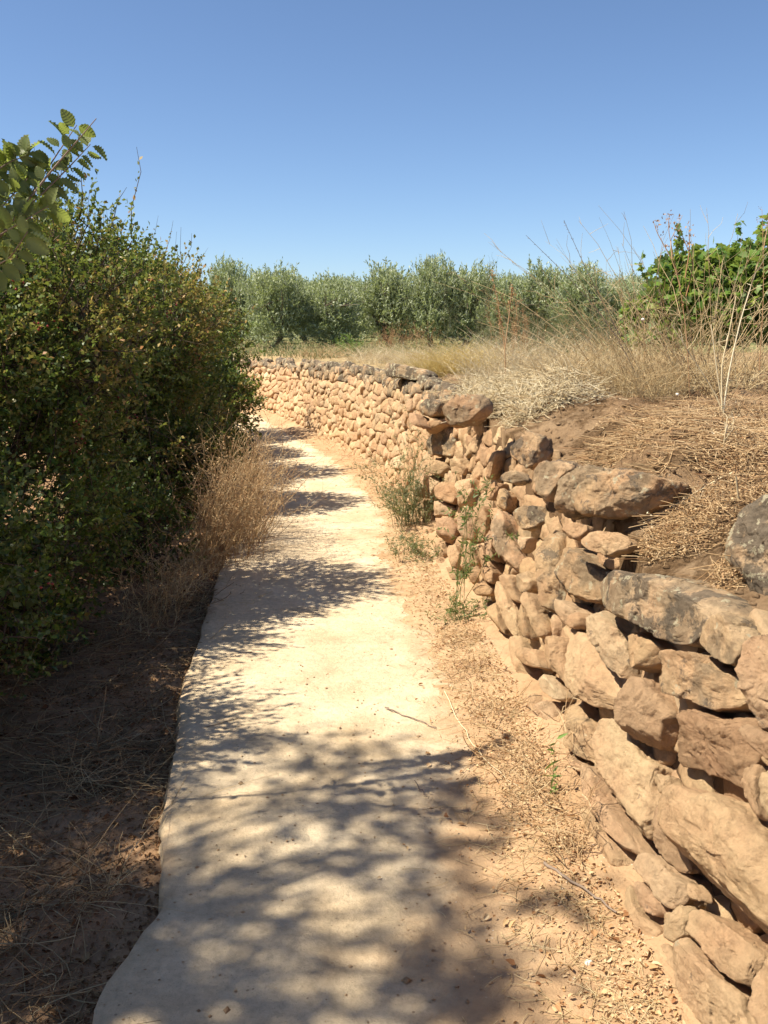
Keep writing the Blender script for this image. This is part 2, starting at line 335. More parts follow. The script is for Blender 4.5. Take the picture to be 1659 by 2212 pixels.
# path slab
py = np.concatenate([np.arange(-1.6, 9, .05), np.arange(9, 18.2, .12)]); nc = 44
PR = np.interp(py, LINE[:, 1], LINE[:, 0]); Lx = leftx(py)
Lx = Lx + .022 * fbm(np.stack([py * 1.6, py * 0, py * 0], 1), 21, 5, .62) + .007 * perlin(np.stack([py * 11, py * 0, py * 0], 1), 22)
t = np.linspace(0, 1, nc); XX = Lx[:, None] + (PR - .02 - Lx)[:, None] * t[None]; YY = np.broadcast_to(py[:, None], XX.shape)
p3 = np.stack([XX.ravel(), YY.ravel(), XX.ravel() * 0], 1)
ZZ = (.006 * fbm(p3 * 1.8, 31, 4) + .003 * fbm(p3 * 9, 33, 3)).reshape(XX.shape)
ed = XX - Lx[:, None]; ZZ -= .008 * np.exp(-ed / .012)
dust_shade_v = np.clip(1 - (PR[:, None] - XX) / .66, 0, 1) + .20 * (1 - sm(YY, 1.8, 4.2)) + .26 * (1 - sm(YY, 1.6, 3.4)) * sm(t[None], .1, .6)  # dust towards the wall; foreground terms also paint in the shade's warm brown
dust_shade_v = np.maximum(dust_shade_v, .5 * (1 - sm(ed, 0, .12)))
V = np.stack([XX, YY, ZZ], -1)
po_top = (V.reshape(-1, 3), grid_faces(len(py), nc))
sv = [V[:, 0].copy() for _ in range(5)]
for k_, q_ in enumerate(sv): q_[:, 2] -= .024 * k_; q_[:, 0] += (.016 * fbm(np.stack([q_[:, 1] * 9, q_[:, 2] * 30, q_[:, 2] * 0], 1), 35, 3) - .008 * k_ * (k_ < 3)) * (k_ > 0)
sv = np.stack(sv[::-1], 1); VV, FF = cat_mesh([po_top, (sv.reshape(-1, 3), grid_faces(len(py), 5))])
po = mesh_obj('path', VV, FF, M_PATH, None, True, {'dust': np.concatenate([dust_shade_v.ravel(), np.full(sv.shape[0] * 5, .45)])})
tag(po, 'pale worn concrete footpath winding along the stone wall', None, None, 'structure')

# ---------------------------------------------------------------- stones
def ray_poly(poly, th):
    """radius of polygon round the origin at angles th (farthest crossing)"""
    A = poly; B = np.roll(poly, -1, 0); D = B - A; out = np.zeros(len(th))
    dx, dy = np.cos(th), np.sin(th)
    for a, d in zip(A, D):
        den = dx * d[1] - dy * d[0]; den = np.where(np.abs(den) < 1e-12, 1e-12, den)
        r = (a[0] * d[1] - a[1] * d[0]) / den; s = (a[0] * dy - a[1] * dx) / den
        out = np.where((r > 0) & (s >= -1e-6) & (s <= 1 + 1e-6), np.maximum(out, r), out)
    return out
def centroid(p):
    x, y = p[:, 0], p[:, 1]; x1, y1 = np.roll(x, -1), np.roll(y, -1); c = x * y1 - x1 * y; A = c.sum() / 2
    return np.array([((x + x1) * c).sum(), ((y + y1) * c).sum()]) / (6 * A)
def stone(poly, O, ea, eb, en, front, back, seed, nth=56, nring=26, eps=.28, rough=1.0, shrink=1.05, cuts=5):
    rg = np.random.default_rng(seed); c = centroid(poly); q = poly - c
    th = np.linspace(0, 2 * math.pi, nth, endpoint=False); R = ray_poly(q, th)
    R = np.where(R <= 0, np.median(R), R)
    for _ in range(0 if nth < 60 else 2): R = (np.roll(R, 1) + 2 * R + np.roll(R, -1)) / 4
    R *= shrink; size = R.mean()
    ph = np.linspace(0, math.pi, 400); pr = np.abs(np.sin(ph)) ** eps; pd = np.sign(np.cos(ph)) * np.abs(np.cos(ph)) ** eps
    dz = np.where(pd > 0, pd * front, pd * back); L = np.concatenate([[0], np.cumsum(np.hypot(np.diff(pr * size), np.diff(dz)))])
    qq = np.linspace(0, L[-1], nring); rr = np.interp(qq, L, pr); zz = np.interp(qq, L, dz)
    rr = rr[1:-1]; zz = zz[1:-1]
    a = np.concatenate([[0], (rr[:, None] * R * np.cos(th)).ravel(), [0]]); b = np.concatenate([[0], (rr[:, None] * R * np.sin(th)).ravel(), [0]])
    z = np.concatenate([[front], np.repeat(zz, nth), [-back]])
    P = np.stack([a, b, z], 1)
    for k in range(cuts):          # knapped facets
        an = rg.uniform(0, 6.283); tl = rg.uniform(.15, .5) if k < 4 else rg.uniform(.8, 2.4)
        n = norm(np.array([math.cos(an) * tl, math.sin(an) * tl, 1.0])); sup = (P @ n).max(); d = sup - (rg.uniform(.15, .5) * front if k < 4 else rg.uniform(.10, .26) * size)
        e = P @ n - d; P = np.where((e > 0)[:, None], P - e[:, None] * n * .92, P)
    W = O + (P[:, :1] + c[0]) * ea + (P[:, 1:2] + c[1]) * eb + P[:, 2:] * en
    n0 = norm(np.stack([a / (size ** 2), b / (size ** 2), z / (np.where(z > 0, front, back) ** 2)], 1)); n0 = n0[:, :1] * ea + n0[:, 1:2] * eb + n0[:, 2:] * en
    f = .9 / size; off = rg.uniform(0, 50, 3); am = size * .085 * rough
    dsp = am * .34 * fbm(W * f * 1.8 + off, seed, 4, .6)
    st = W * np.array([1.2, 1.2, 3.2])
    lay = perlin(st * 9 + off, seed + 5); dsp += am * .55 * (np.sign(lay) * np.abs(lay) ** .5) * .22 - am * .16 * np.exp(-(perlin(W * np.array([1, 1, 2]) * 5 + off, seed + 6) / .03) ** 2)
    dsp += .0040 * rough * fbm(W * 30, 3, 4, .72)
    dsp += .006 * rough * sm(size, .02, .10) * (perlin(W * 14 + off, seed + 8) > .12) * -1
    W = W + n0 * dsp[:, None]
    nr = nring - 2; F = []
    i = 1 + np.arange(nr - 1)[:, None] * nth + np.arange(nth)[None]; j = 1 + np.arange(nr - 1)[:, None] * nth + (np.arange(nth)[None] + 1) % nth
    F = np.stack([i, i + nth, j + nth, j], -1).reshape(-1, 4)
    k = np.arange(nth); kn = (k + 1) % nth; last = 1 + (nr - 1) * nth
    # caps as quads made of pairs of triangles
    k2 = np.arange(0, nth, 2); top = np.stack([0 * k2, 1 + k2, 1 + (k2 + 1) % nth, 1 + (k2 + 2) % nth], -1)
    bot = np.stack([0 * k2 + len(W) - 1, last + (k2 + 2) % nth, last + (k2 + 1) % nth, last + k2], -1)
    return W, np.concatenate([F, top, bot])

def C(crop, pts):
    x0, y0, sc = {1: (1800, 2400, 2.56), 2: (1800, 1750, 2.56), 3: (1400, 1650, 3.016), 4: (1250, 1180, 2.765), 6: (1250, 1150, 1.385), 0: (0, 0, .67770)}[crop]
    return np.array([((x0 + x / sc) * .6777, (y0 + y / sc) * .6777) for x, y in pts])
# outlines of the stones in the photograph, laid on the wall's own surface
ST = [
 (1, [(775,380),(880,265),(1000,255),(1080,310),(1230,330),(1400,430),(1480,540),(1659,700),(1900,950),(1900,1680),(1659,1590),(1500,1540),(1290,1390),(1180,1230),(1090,1100),(980,1010),(945,920),(860,690),(760,590),(700,500)], 0),
 (1, [(650,430),(770,390),(770,560),(860,690),(935,830),(945,990),(850,960),(740,850),(670,750),(655,600)], 0),
 (1, [(975,1370),(1010,1290),(1100,1270),(1290,1400),(1430,1520),(1530,1600),(1480,1740),(1420,1880),(1300,1830),(1120,1680),(1010,1560),(960,1440)], 0),
 (1, [(1480,1640),(1540,1600),(1700,1620),(1900,1800),(1900,2500),(1600,2280),(1470,2080),(1415,1880)], 0),
 (1, [(870,1560),(970,1480),(1040,1610),(1150,1740),(1290,1880),(1380,1960),(1390,2010),(1460,2150),(1500,2300),(1300,2400),(1100,2350),(1000,2212),(920,1960),(890,1750)], 0),
 (1, [(745,1560),(830,1560),(870,1640),(885,1780),(760,1710),(735,1620)], 0),
 (1, [(610,830),(680,800),(840,960),(945,1060),(940,1190),(870,1290),(780,1200),(690,1060),(600,950),(540,850)], 0),
 (1, [(540,1040),(620,1050),(700,1130),(770,1240),(780,1350),(700,1330),(600,1250),(545,1140)], 0),
 (1, [(420,1060),(520,1060),(560,1200),(640,1340),(700,1420),(790,1420),(760,1520),(720,1600),(600,1480),(480,1300)], 0),
 (1, [(790,1290),(880,1300),(940,1230),(1000,1290),(960,1400),(950,1480),(870,1560),(800,1500),(780,1400)], 0),
 (1, [(30,30),(80,60),(210,150),(260,290),(380,470),(440,610),(530,760),(620,960),(560,900),(420,770),(350,620),(220,470),(150,350),(60,230),(20,100)], 0),
 (1, [(170,-230),(260,-300),(390,-290),(450,-120),(520,0),(640,100),(620,300),(690,400),(650,600),(640,720),(540,700),(450,590),(370,430),(290,280),(220,130),(200,-60)], .1),
 (1, [(80,380),(160,450),(260,600),(350,700),(400,880),(400,990),(310,880),(210,700),(110,480)], 0),
 (1, [(690,180),(770,170),(800,290),(740,320),(690,270)], 0),
 (1, [(1370,130),(1480,70),(1550,100),(1540,300),(1550,570),(1480,510),(1420,350),(1380,220)], 0),
 (1, [(1560,100),(1659,80),(1800,100),(1800,600),(1640,620),(1570,500),(1550,250)], 0),
 (1, [(950,1030),(1010,1100),(1050,1200),(960,1180)], 0),
 (1, [(1520,2300),(1900,2480),(1900,2900),(1500,2900),(1350,2500)], 0),
 (1, [(990,2300),(1120,2380),(1320,2420),(1480,2800),(1200,2900),(1050,2600)], 0),
 (2, [(265,230),(330,170),(450,170),(560,210),(740,190),(860,250),(1020,330),(1130,440),(1150,560),(1020,700),(970,800),(900,790),(760,720),(640,640),(530,580),(400,520),(310,430),(270,330)], .75),
 (2, [(1120,480),(1240,500),(1340,620),(1410,740),(1400,900),(1330,950),(1180,890),(1080,800),(1010,730),(1060,620)], .5),
 (2, [(400,680),(480,640),(600,700),(720,760),(750,830),(720,890),(640,960),(520,970),(430,930),(400,830)], 0),
 (2, [(750,840),(850,820),(1000,840),(1110,940),(1240,1010),(1400,1040),(1430,1130),(1420,1240),(1280,1290),(1110,1300),(1010,1250),(880,1210),(730,1160),(640,1050),(640,980),(710,930)], .35),
 (2, [(540,1040),(620,1040),(690,1140),(740,1240),(790,1310),(750,1400),(710,1530),(670,1600),(560,1590),(450,1540),(400,1440),(410,1330),(460,1210),(500,1110)], 0),
 (2, [(800,1330),(880,1270),(1000,1310),(1130,1370),(1280,1360),(1400,1360),(1410,1480),(1380,1550),(1420,1640),(1365,1800),(1390,1990),(1200,1900),(1060,1850),(880,1790),(700,1750),(690,1600),(740,1480),(760,1400)], 0),
 (2, [(1480,760),(1560,690),(1659,680),(1900,720),(1900,1500),(1659,1490),(1560,1450),(1490,1370),(1460,1200),(1450,1000)], .4),
 (2, [(1400,1430),(1460,1390),(1560,1460),(1659,1510),(1900,1600),(1900,1850),(1659,1720),(1560,1640),(1470,1540)], 0),
 (2, [(140,540),(220,460),(290,560),(380,650),(410,780),(430,950),(420,1050),(370,1060),(290,940),(240,850),(180,720)], .4),
 (2, [(0,530),(60,510),(130,560),(140,650),(60,650),(0,610)], 0),
 (3, [(960,90),(1010,120),(1050,280),(1100,480),(1110,700),(1090,760),(1110,960),(950,920),(900,780),(850,640),(830,480),(815,300),(880,180)], .5),
 (3, [(1060,290),(1150,250),(1330,330),(1370,400),(1480,520),(1530,640),(1500,760),(1420,800),(1300,790),(1180,740),(1110,650),(1110,480)], .6),
 (3, [(1090,760),(1180,800),(1300,900),(1370,1030),(1320,1080),(1180,1030),(1110,960)], .1),
 (3, [(1100,1020),(1180,1060),(1290,1130),(1370,1180),(1380,1250),(1480,1350),(1560,1500),(1659,1640),(1700,1720),(1659,1880),(1480,1830),(1330,1760),(1200,1640),(1140,1500),(1120,1300),(1120,1150)], .1),
 (3, [(940,1250),(1000,1150),(1080,1120),(1110,1180),(1130,1350),(1160,1500),(1190,1650),(1100,1560),(980,1400),(940,1320)], 0),
 (3, [(930,1550),(980,1490),(1060,1580),(1140,1700),(1100,1750),(1000,1700),(940,1630)], 0),
 (3, [(1040,1900),(1100,1800),(1180,1700),(1280,1850),(1370,1990),(1390,2111),(1440,2300),(1410,2360),(1250,2280),(1120,2130),(1060,2000)], .2),
 (3, [(770,700),(830,700),(880,770),(930,900),(1000,1040),(1010,1130),(930,1150),(870,1060),(800,900),(770,800)], 0),
 (3, [(720,810),(770,820),(820,950),(850,1080),(880,1200),(800,1150),(740,1050),(715,920)], .2),
 (3, [(720,560),(770,510),(840,600),(850,690),(760,740),(710,650)], .5),
 (3, [(590,530),(690,560),(730,720),(780,830),(700,810),(640,700),(590,610)], 0),
 (3, [(510,550),(590,700),(640,830),(700,900),(720,1100),(760,1200),(690,1160),(620,1020),(560,860),(500,700)], 0),
 (3, [(740,1240),(900,1260),(940,1360),(970,1440),(880,1440),(800,1400),(730,1310)], 0),
 (3, [(600,1100),(680,1140),(740,1330),(830,1480),(900,1560),(920,1700),(960,1800),(880,1740),(800,1600),(700,1440),(620,1300),(570,1180)], 0),
 (3, [(370,440),(450,400),(500,520),(490,640),(430,610),(380,560)], 0),
 (3, [(300,670),(400,600),(490,670),(490,745),(340,745)], 0),
 (3, [(430,870),(500,800),(560,930),(600,1050),(640,1120),(560,1110),(480,1000)], 0),
 (3, [(910,1750),(1000,1750),(1040,1850),(1050,1960),(980,1960),(900,1880)], 0),
 (3, [(820,1620),(890,1700),(910,1900),(990,2000),(1060,2111),(1080,2250),(1000,2190),(900,2000),(840,1800)], 0),
 (3, [(1100,2200),(1250,2320),(1380,2400),(1400,2480),(1290,2420),(1150,2330)], 0),
 (4, [(190,330),(250,250),(400,240),(420,300),(400,390),(310,420),(210,370)], .7),
 (4, [(130,350),(190,380),(260,510),(190,490),(140,430)], .1),
 (4, [(240,640),(300,570),(390,490),(480,500),(520,560),(560,530),(600,640),(590,760),(480,760),(380,740),(250,740),(230,690)], .7),
 (4, [(260,470),(400,420),(420,470),(330,530),(270,560)], .2),
 (4, [(215,860),(250,780),(400,780),(480,830),(440,920),(330,910)], .3),
 (4, [(180,960),(270,900),(280,1110),(190,1110)], 0),
 (4, [(275,1000),(310,910),(390,990),(370,1080),(290,1130)], 0),
 (4, [(370,1050),(420,970),(490,1020),(540,1120),(520,1190),(400,1130)], 0),
 (4, [(220,1150),(300,1130),(340,1250),(360,1410),(290,1350),(230,1260)], 0),
 (4, [(340,1150),(420,1150),(520,1210),(500,1290),(350,1280)], 0),
 (4, [(355,1300),(500,1290),(560,1400),(540,1480),(440,1520),(370,1430)], 0),
 (4, [(350,1480),(420,1510),(460,1620),(440,1700),(360,1600)], 0),
 (4, [(480,1540),(560,1530),(600,1620),(570,1750),(500,1720),(450,1620)], 0),
 (4, [(360,1610),(440,1710),(480,1810),(400,1810),(365,1720)], 0),
 (4, [(260,1370),(330,1390),(350,1480),(300,1500)], 0),
 (4, [(460,1720),(540,1760),(580,1870),(520,1850)], 0),
 (4, [(680,1180),(780,1190),(810,1300),(790,1480),(740,1460),(690,1350)], 0),
 (4, [(830,1210),(900,1200),(990,1290),(990,1420),(1060,1530),(1120,1640),(1110,1750),(1040,1770),(960,1690),(900,1560),(870,1400)], .5),
 (4, [(790,1380),(860,1400),(880,1580),(920,1700),(830,1640),(790,1500)], 0),
 (4, [(820,1050),(870,980),(940,990),(900,1090),(880,1150),(810,1130)], 0),
 (4, [(910,1090),(960,1020),(1010,1080),(1000,1200),(950,1250),(910,1170)], .4),
 (4, [(1010,1280),(1080,1190),(1200,1180),(1270,1290),(1210,1370),(1090,1410),(1020,1350)], .6),
 (4, [(700,1500),(780,1560),(860,1700),(880,1850),(830,1850),(750,1700)], 0),
 (4, [(1100,1460),(1200,1460),(1170,1560),(1120,1600)], 0),
 (4, [(590,1560),(690,1540),(740,1700),(760,1850),(660,1880),(600,1750)], 0),
 (4, [(560,1260),(670,1230),(690,1380),(680,1500),(590,1500),(560,1400)], 0),
 (4, [(560,960),(680,930),(720,1060),(680,1180),(600,1180),(550,1080)], 0),
 (4, [(480,780),(560,770),(620,860),(600,920),(500,900)], .2),
 (4, [(800,900),(860,740),(930,690),(900,790),(850,960),(820,970)], .4),
]
VIEW = lambda p: norm(np.array([0, 0, EYE]) - p)
def hit_wall(u, v):
    d = ray(u, v); ts = np.linspace(.8, 9.5, 700); P = np.array([0, 0, EYE]) + d * ts[:, None]
    X = np.interp(P[:, 1], WN.P[:, 1], WN.P[:, 0]) + BAT * np.clip(P[:, 2], 0, 2)
    k = np.nonzero(P[:, 0] > X)[0]
    ok = P[:, 1] < 7.4
    if len(k) and ok[k[0]]: return P[k[0]]
    return P[np.nonzero(ok)[0][-1]]
wall = empty('dry_stone_wall', (.75, 3.4, 0), 'near dry stone retaining wall of large tan stones beside the path', 'wall')
def place(poly_px, lich, name, parent, seed, hit=None, w=None, front=None, back=.16, shrink=.985, mat=M_STONE, rough=1.0, eps=.29):
    c = centroid(poly_px); h = hit_wall(*c) if hit is None else np.asarray(hit, float)
    q = np.interp(h[1], WN.P[:, 1], WN.t); _, n2, _ = WN.at(np.array([q])); nw = norm(np.array([n2[0, 0], n2[0, 1], .22])); vw = VIEW(h)
    if w is None: w = .12 + .34 * sm(h[1], 2.6, 5.2)
    rg = np.random.default_rng(seed); n = norm(nw * (1 - w) + vw * w + rg.normal(size=3) * .06)
    ea = norm(np.cross(np.array([0, 0, 1.]), n)); eb = np.cross(n, ea)
    pts = []
    for u, v in poly_px:
        d = ray(u, v); tt = ((h - np.array([0, 0, EYE])) @ n) / (d @ n); p = np.array([0, 0, EYE]) + d * tt - h; pts.append((p @ ea, p @ eb))
    pts = np.array(pts)
    if (np.roll(pts[:, 0], -1) * pts[:, 1] - pts[:, 0] * np.roll(pts[:, 1], -1)).sum() > 0: pts = pts[::-1]
    size = np.sqrt(np.ptp(pts[:, 0]) * np.ptp(pts[:, 1]))
    px = np.linalg.norm(np.diff(poly_px, axis=0), axis=1).sum()
    nth = int(np.clip(px / 3.8, 36, 136)) // 2 * 2; nr = int(np.clip(nth * .6, 20, 74))
    fr = front if front is not None else float(np.clip(size * .32, .03, .095))
    W, F = stone(pts, h - n * fr * (.7 + rg.uniform(-.22, .22)), ea, eb, n, fr, min(back, size * .8), seed, nth, nr, eps, rough, shrink, 8)
    return mesh_obj(name, W, F, mat, parent, True, {'lichen': np.full(len(W), lich)})
for i, (cr, pts, li) in enumerate(ST):
    place(C(cr, pts), li, 'stone', wall, 100 + i)

def cells(L, H, cw, ch, seed):
    """rows of irregular fitted stones in (q, h): clipped Voronoi polygons"""
    rg = np.random.default_rng(seed); S = []
    rows = int(round(H / ch))
    for r in range(-1, rows + 1):
        q = -cw + rg.uniform(0, cw)
        while q < L + cw:
            S.append((q, (r + .5) * H / rows + rg.uniform(-.42, .42) * ch)); q += cw * rg.uniform(.4, 1.9)
    S = np.array(S); out = []
    for i, s in enumerate(S):
        if s[0] < 0 or s[0] > L or s[1] < 0 or s[1] > H: continue
        d = S - s; sc = np.array([1, (cw / ch) * .9]); dist = np.linalg.norm(d * sc, axis=1); nb = np.argsort(dist)[1:16]
        poly = [np.array(p) for p in ((s[0] - 2 * cw, s[1] - 2 * ch), (s[0] + 2 * cw, s[1] - 2 * ch), (s[0] + 2 * cw, s[1] + 2 * ch), (s[0] - 2 * cw, s[1] + 2 * ch))]
        for j in nb:
            m = (s + S[j]) / 2; n = (S[j] - s) * sc ** 2; new = []
            for a in range(len(poly)):
                p, q2 = poly[a], poly[(a + 1) % len(poly)]; da, dbb = (p - m) @ n, (q2 - m) @ n
                if da <= 0: new.append(p)
                if da * dbb < 0: new.append(p + (q2 - p) * da / (da - dbb))
            poly = new
            if len(poly) < 3: break
        if len(poly) >= 3: out.append(np.array(poly))
    return out
def cell_stone(W_, poly, seed, fr, bk, nth, nr, out=0.0, shrink=.93, lich=0.0, rough=1.0):
    c = centroid(poly); o = W_.pt(c[0], c[1], out)[0]; _, n2, _ = W_.at(np.array([c[0]])); rg = np.random.default_rng(seed)
    n = norm(np.array([n2[0, 0], n2[0, 1], .2]) + rg.normal(size=3) * .16); ea = norm(np.cross(np.array([0, 0, 1.]), n)); eb = np.cross(n, ea)
    q = poly - c; q = q * np.array([-1, 1]) if ea @ np.append(W_.at(np.array([c[0] + .01]))[0][0] - W_.at(np.array([c[0]]))[0][0], 0) < 0 else q
    if (np.roll(q[:, 0], -1) * q[:, 1] - q[:, 0] * np.roll(q[:, 1], -1)).sum() > 0: q = q[::-1]
    return stone(q, o + n * rg.uniform(-.014, .014), ea, eb, n, fr, bk, seed, nth, nr, .24, rough, shrink, 5)
# small recessed stones filling the joints of the near wall, and its hidden run towards the viewer
rub = []
for i, p in enumerate(cells(WN.L, .96, .20, .11, 11)):
    c = centroid(p); o = WN.pt(c[0], c[1])[0]
    if c[1] > np.interp(c[0], WN.t, WN.H) - .04 or o[1] < .8: continue
    rub.append(cell_stone(WN, p, 3000 + i, .03, .06, 24, 12, -.125))
V, F = cat_mesh(rub); tag(mesh_obj('small_stones', V, F, M_STONE, wall, True, {'lichen': np.zeros(len(V))}), None, None, None, 'stuff')
for i, p in enumerate(cells(WN.t[np.searchsorted(WN.P[:, 1], 1.25)], .9, .34, .19, 12)):
    if WN.pt(centroid(p)[0], .2)[0][1] > -.4:
        W, F = cell_stone(WN, p, 3500 + i, .06, .14, 40, 20, 0.0); mesh_obj('stone', W, F, M_STONE, wall, True, {'lichen': np.full(len(W), .1)})
def core(W_, parent, out, n, m, q0=0.0):
    q = np.linspace(q0, W_.L, n); hh = np.interp(q, W_.t, W_.H); rows = []
    for k in range(m + 4):
        if k <= m: z = hh * 1.0 * k / m - .08; P = W_.pt(q, z, out)
        else: P = W_.pt(q, hh - .08, out); P = P - np.append(W_.at(q)[1], np.zeros((n, 1)), 1) * .12 * (k - m); P[:, 2] += .01
        rows.append(P)
    P = np.stack(rows, 1).reshape(-1, 3); P += norm(P * 0 + 1) * 0 + np.stack([fbm(P * 9, 60, 3), fbm(P * 9, 61, 3), fbm(P * 9, 62, 3)], 1) * .022
    return mesh_obj('earth_core', P, grid_faces(n, m + 4), M_CORE, parent, True)
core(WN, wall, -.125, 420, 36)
for w_ in (wall,): w_['kind'] = 'thing'
wall2 = empty('dry_stone_wall', (-.6, 12.5, 0), 'farther dry stone wall of small tan stones curving left round the bend', 'wall')
FC = []
for i, p in enumerate(cells(WF.L, 1.04, .175, .10, 13)):
    c = centroid(p); top = np.interp(c[0], WF.t, WF.H)
    if c[1] > top - .03: continue
    o = WF.pt(c[0], c[1])[0]; FC.append((o[1], i, p, c[1] / top))
FC.sort(key=lambda a: a[0]); bulk = []
for k, (yy, i, p, hr) in enumerate(FC):
    li = .75 if hr > .86 else (.35 if hr > .72 and i % 3 == 0 else 0.0); big = k < 98
    W, F = cell_stone(WF, p, 5000 + i, .026, .10, 30 if big else 22, 14 if big else 10, random.uniform(-.008, .014), .97, rough=.9)
    if big: mesh_obj('stone', W, F, M_STONE, wall2, True, {'lichen': np.full(len(W), li)})
    else: bulk.append((W, F, li))
V, F = cat_mesh([(a, b) for a, b, _ in bulk]); LI = np.concatenate([np.full(len(a), l) for a, _, l in bulk])
tag(mesh_obj('farther_stones', V, F, M_STONE, wall2, True, {'lichen': LI}), None, None, None, 'stuff')
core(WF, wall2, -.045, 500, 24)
# dark cap stones crowning the farther wall
for k, q in enumerate(np.arange(.5, WF.L * .93, .34)):
    p, n2, h = WF.at(np.array([q])); rg = np.random.default_rng(700 + k); a = rg.uniform(.12, .2); b = rg.uniform(.05, .09)
    if rg.random() < .25: continue
    th = np.linspace(0, 2 * math.pi, 9, endpoint=False); poly = np.stack([np.cos(th) * a, np.sin(th) * b], 1) * rg.uniform(.8, 1.15, (9, 1))
    n = norm(np.array([n2[0, 0], n2[0, 1], .25])); ea = norm(np.cross(np.array([0, 0, 1.]), n)); eb = np.cross(n, ea)
    W, F = stone(poly, WF.pt(q, h[0] + .0, -.06)[0], ea, eb, n, .08, .12, 700 + k, 30, 16, .45, 1.5)
    mesh_obj('cap_stone', W, F, M_STONE, wall2, True, {'lichen': np.full(len(W), .95)})

# boulders and slabs that lie loose on the wall and the bank
LOOSE = [
 ('boulder', 4, [(420,300),(480,230),(600,195),(720,190),(770,240),(780,320),(700,420),(600,470),(450,490),(415,400)], 5.3, .6, 'dark humped boulder with pale lichen spots below the bleached straw mat', .12),
 ('boulder', 4, [(960,720),(1050,620),(1130,520),(1240,570),(1250,700),(1210,840),(1130,870),(1050,760)], 4.35, .6, 'grey wedge shaped boulder under the lower edge of the straw mat', .1),
 ('boulder', 4, [(1180,900),(1250,790),(1360,740),(1480,760),(1510,840),(1440,920),(1390,1030),(1330,1150),(1240,1090),(1190,1000)], 3.75, .45, 'rounded two-tone boulder, grey on one side and orange tan on the other', .12),
 ('boulder', 6, [(680,640),(720,520),(790,460),(860,455),(900,520),(800,600),(790,660),(740,700)], 3.62, .7, 'narrow grey boulder squeezed behind the big flat-topped overhanging one', .12),
 ('boulder', 6, [(795,560),(870,490),(960,465),(1080,490),(1210,530),(1170,600),(1060,680),(960,692),(830,682),(785,620)], 3.35, .6, 'big pale-crusted boulder overhanging a deep black hollow on the bank', .15),
 ('boulder', 6, [(1445,760),(1500,660),(1580,590),(1659,565),(1790,600),(1850,800),(1800,1050),(1659,1110),(1600,1080),(1540,960),(1460,870)], 2.52, .85, 'largest dark grey boulder with cracks, cut off by the photo\'s side', .2),
 ('stone_slab', 6, [(715,730),(800,708),(850,720),(855,745),(810,790),(760,770)], 3.42, .4, 'small grey flat slab below the overhanging boulder', .05),
 ('stone_slab', 6, [(800,800),(860,745),(960,755),(1050,790),(1040,830),(960,865),(880,840)], 3.25, .1, 'pale tan flat slab tilted on the bank under the overhanging boulder', .05),
 ('stone', 4, [(920,930),(1010,870),(1120,890),(1170,970),(1060,1000),(940,970)], 4.15, .6, 'low dark weathered stone lying below the wedge shaped boulder', .06),
]
for i, (nm, cr, pts, y, li, lab, bk) in enumerate(LOOSE):
    pp = C(cr, pts); c = centroid(pp); h = aty(c[0], c[1], y)
    o = place(pp, li, nm, None, 900 + i, h, .45, None if nm != 'boulder' else .09, bk, 1.0, M_STONE, 1.2, .48)
    tag(o, lab, 'stone' if nm == 'stone' else ('slab' if nm == 'stone_slab' else 'boulder'), None, 'thing')
o = place(C(0, [(805,788),(850,784),(900,796),(935,815),(905,822),(830,812)]), .9, 'stone_slab', None, 950, aty(870, 802, 9.6), .3, .05, .2)
tag(o, 'long grey weathered slab on the wall top where the two walls meet', 'slab', None, 'thing')
wall2['kind'] = 'thing'
# ---------------------------------------------------------------- vegetation
def kites(Cc, D, L, W, fold=.12):
    """one bent quad per leaf"""
    D = norm(D); N = rnd_dirs(len(Cc), .9); S = norm(np.cross(D, N)); U = np.cross(S, D); L = L[:, None]; W = W[:, None]
    V = np.stack([Cc, Cc + D * L * .5 + S * W * .5 + U * L * fold, Cc + D * L, Cc + D * L * .5 - S * W * .5 + U * L * fold], 1).reshape(-1, 3)
    return V, np.arange(len(Cc) * 4).reshape(-1, 4)
def along(B, D, Ln, k, droop=0.0):
    """k leaf seats on every twig"""
    n = len(B); t = (np.arange(k) + RNG.random((n, k))) / k
    P = B[:, None] + D[:, None] * (Ln[:, None] * t)[..., None]; P[..., 2] -= droop * (Ln[:, None] * t) ** 2
    d = D[:, None] * .7 + RNG.normal(size=(n, k, 3)) * .6
    return P.reshape(-1, 3), norm(d.reshape(-1, 3))
def twig_tubes(B, D, Ln, r, K=3, wob=.06):
    t = np.linspace(0, 1, K); P = B[:, None] + D[:, None] * (Ln[:, None] * t)[..., None] + RNG.normal(size=(len(B), K, 3)) * (wob * Ln)[:, None, None] * t[None, :, None]
    return tubes(P, np.broadcast_to(r * (1 - .7 * t), (len(B), K)).copy())
def limb(p0, p1, r0, r1, K=7, wob=.08):
    p0 = np.asarray(p0, float); p1 = np.asarray(p1, float); t = np.linspace(0, 1, K)[:, None]; L = np.linalg.norm(p1 - p0)
    P = p0 + (p1 - p0) * t + np.cumsum(RNG.normal(size=(K, 3)), 0) * wob * L / K * np.sin(t * math.pi); 
    return tubes(P[None], np.linspace(r0, r1, K)[None], 7)
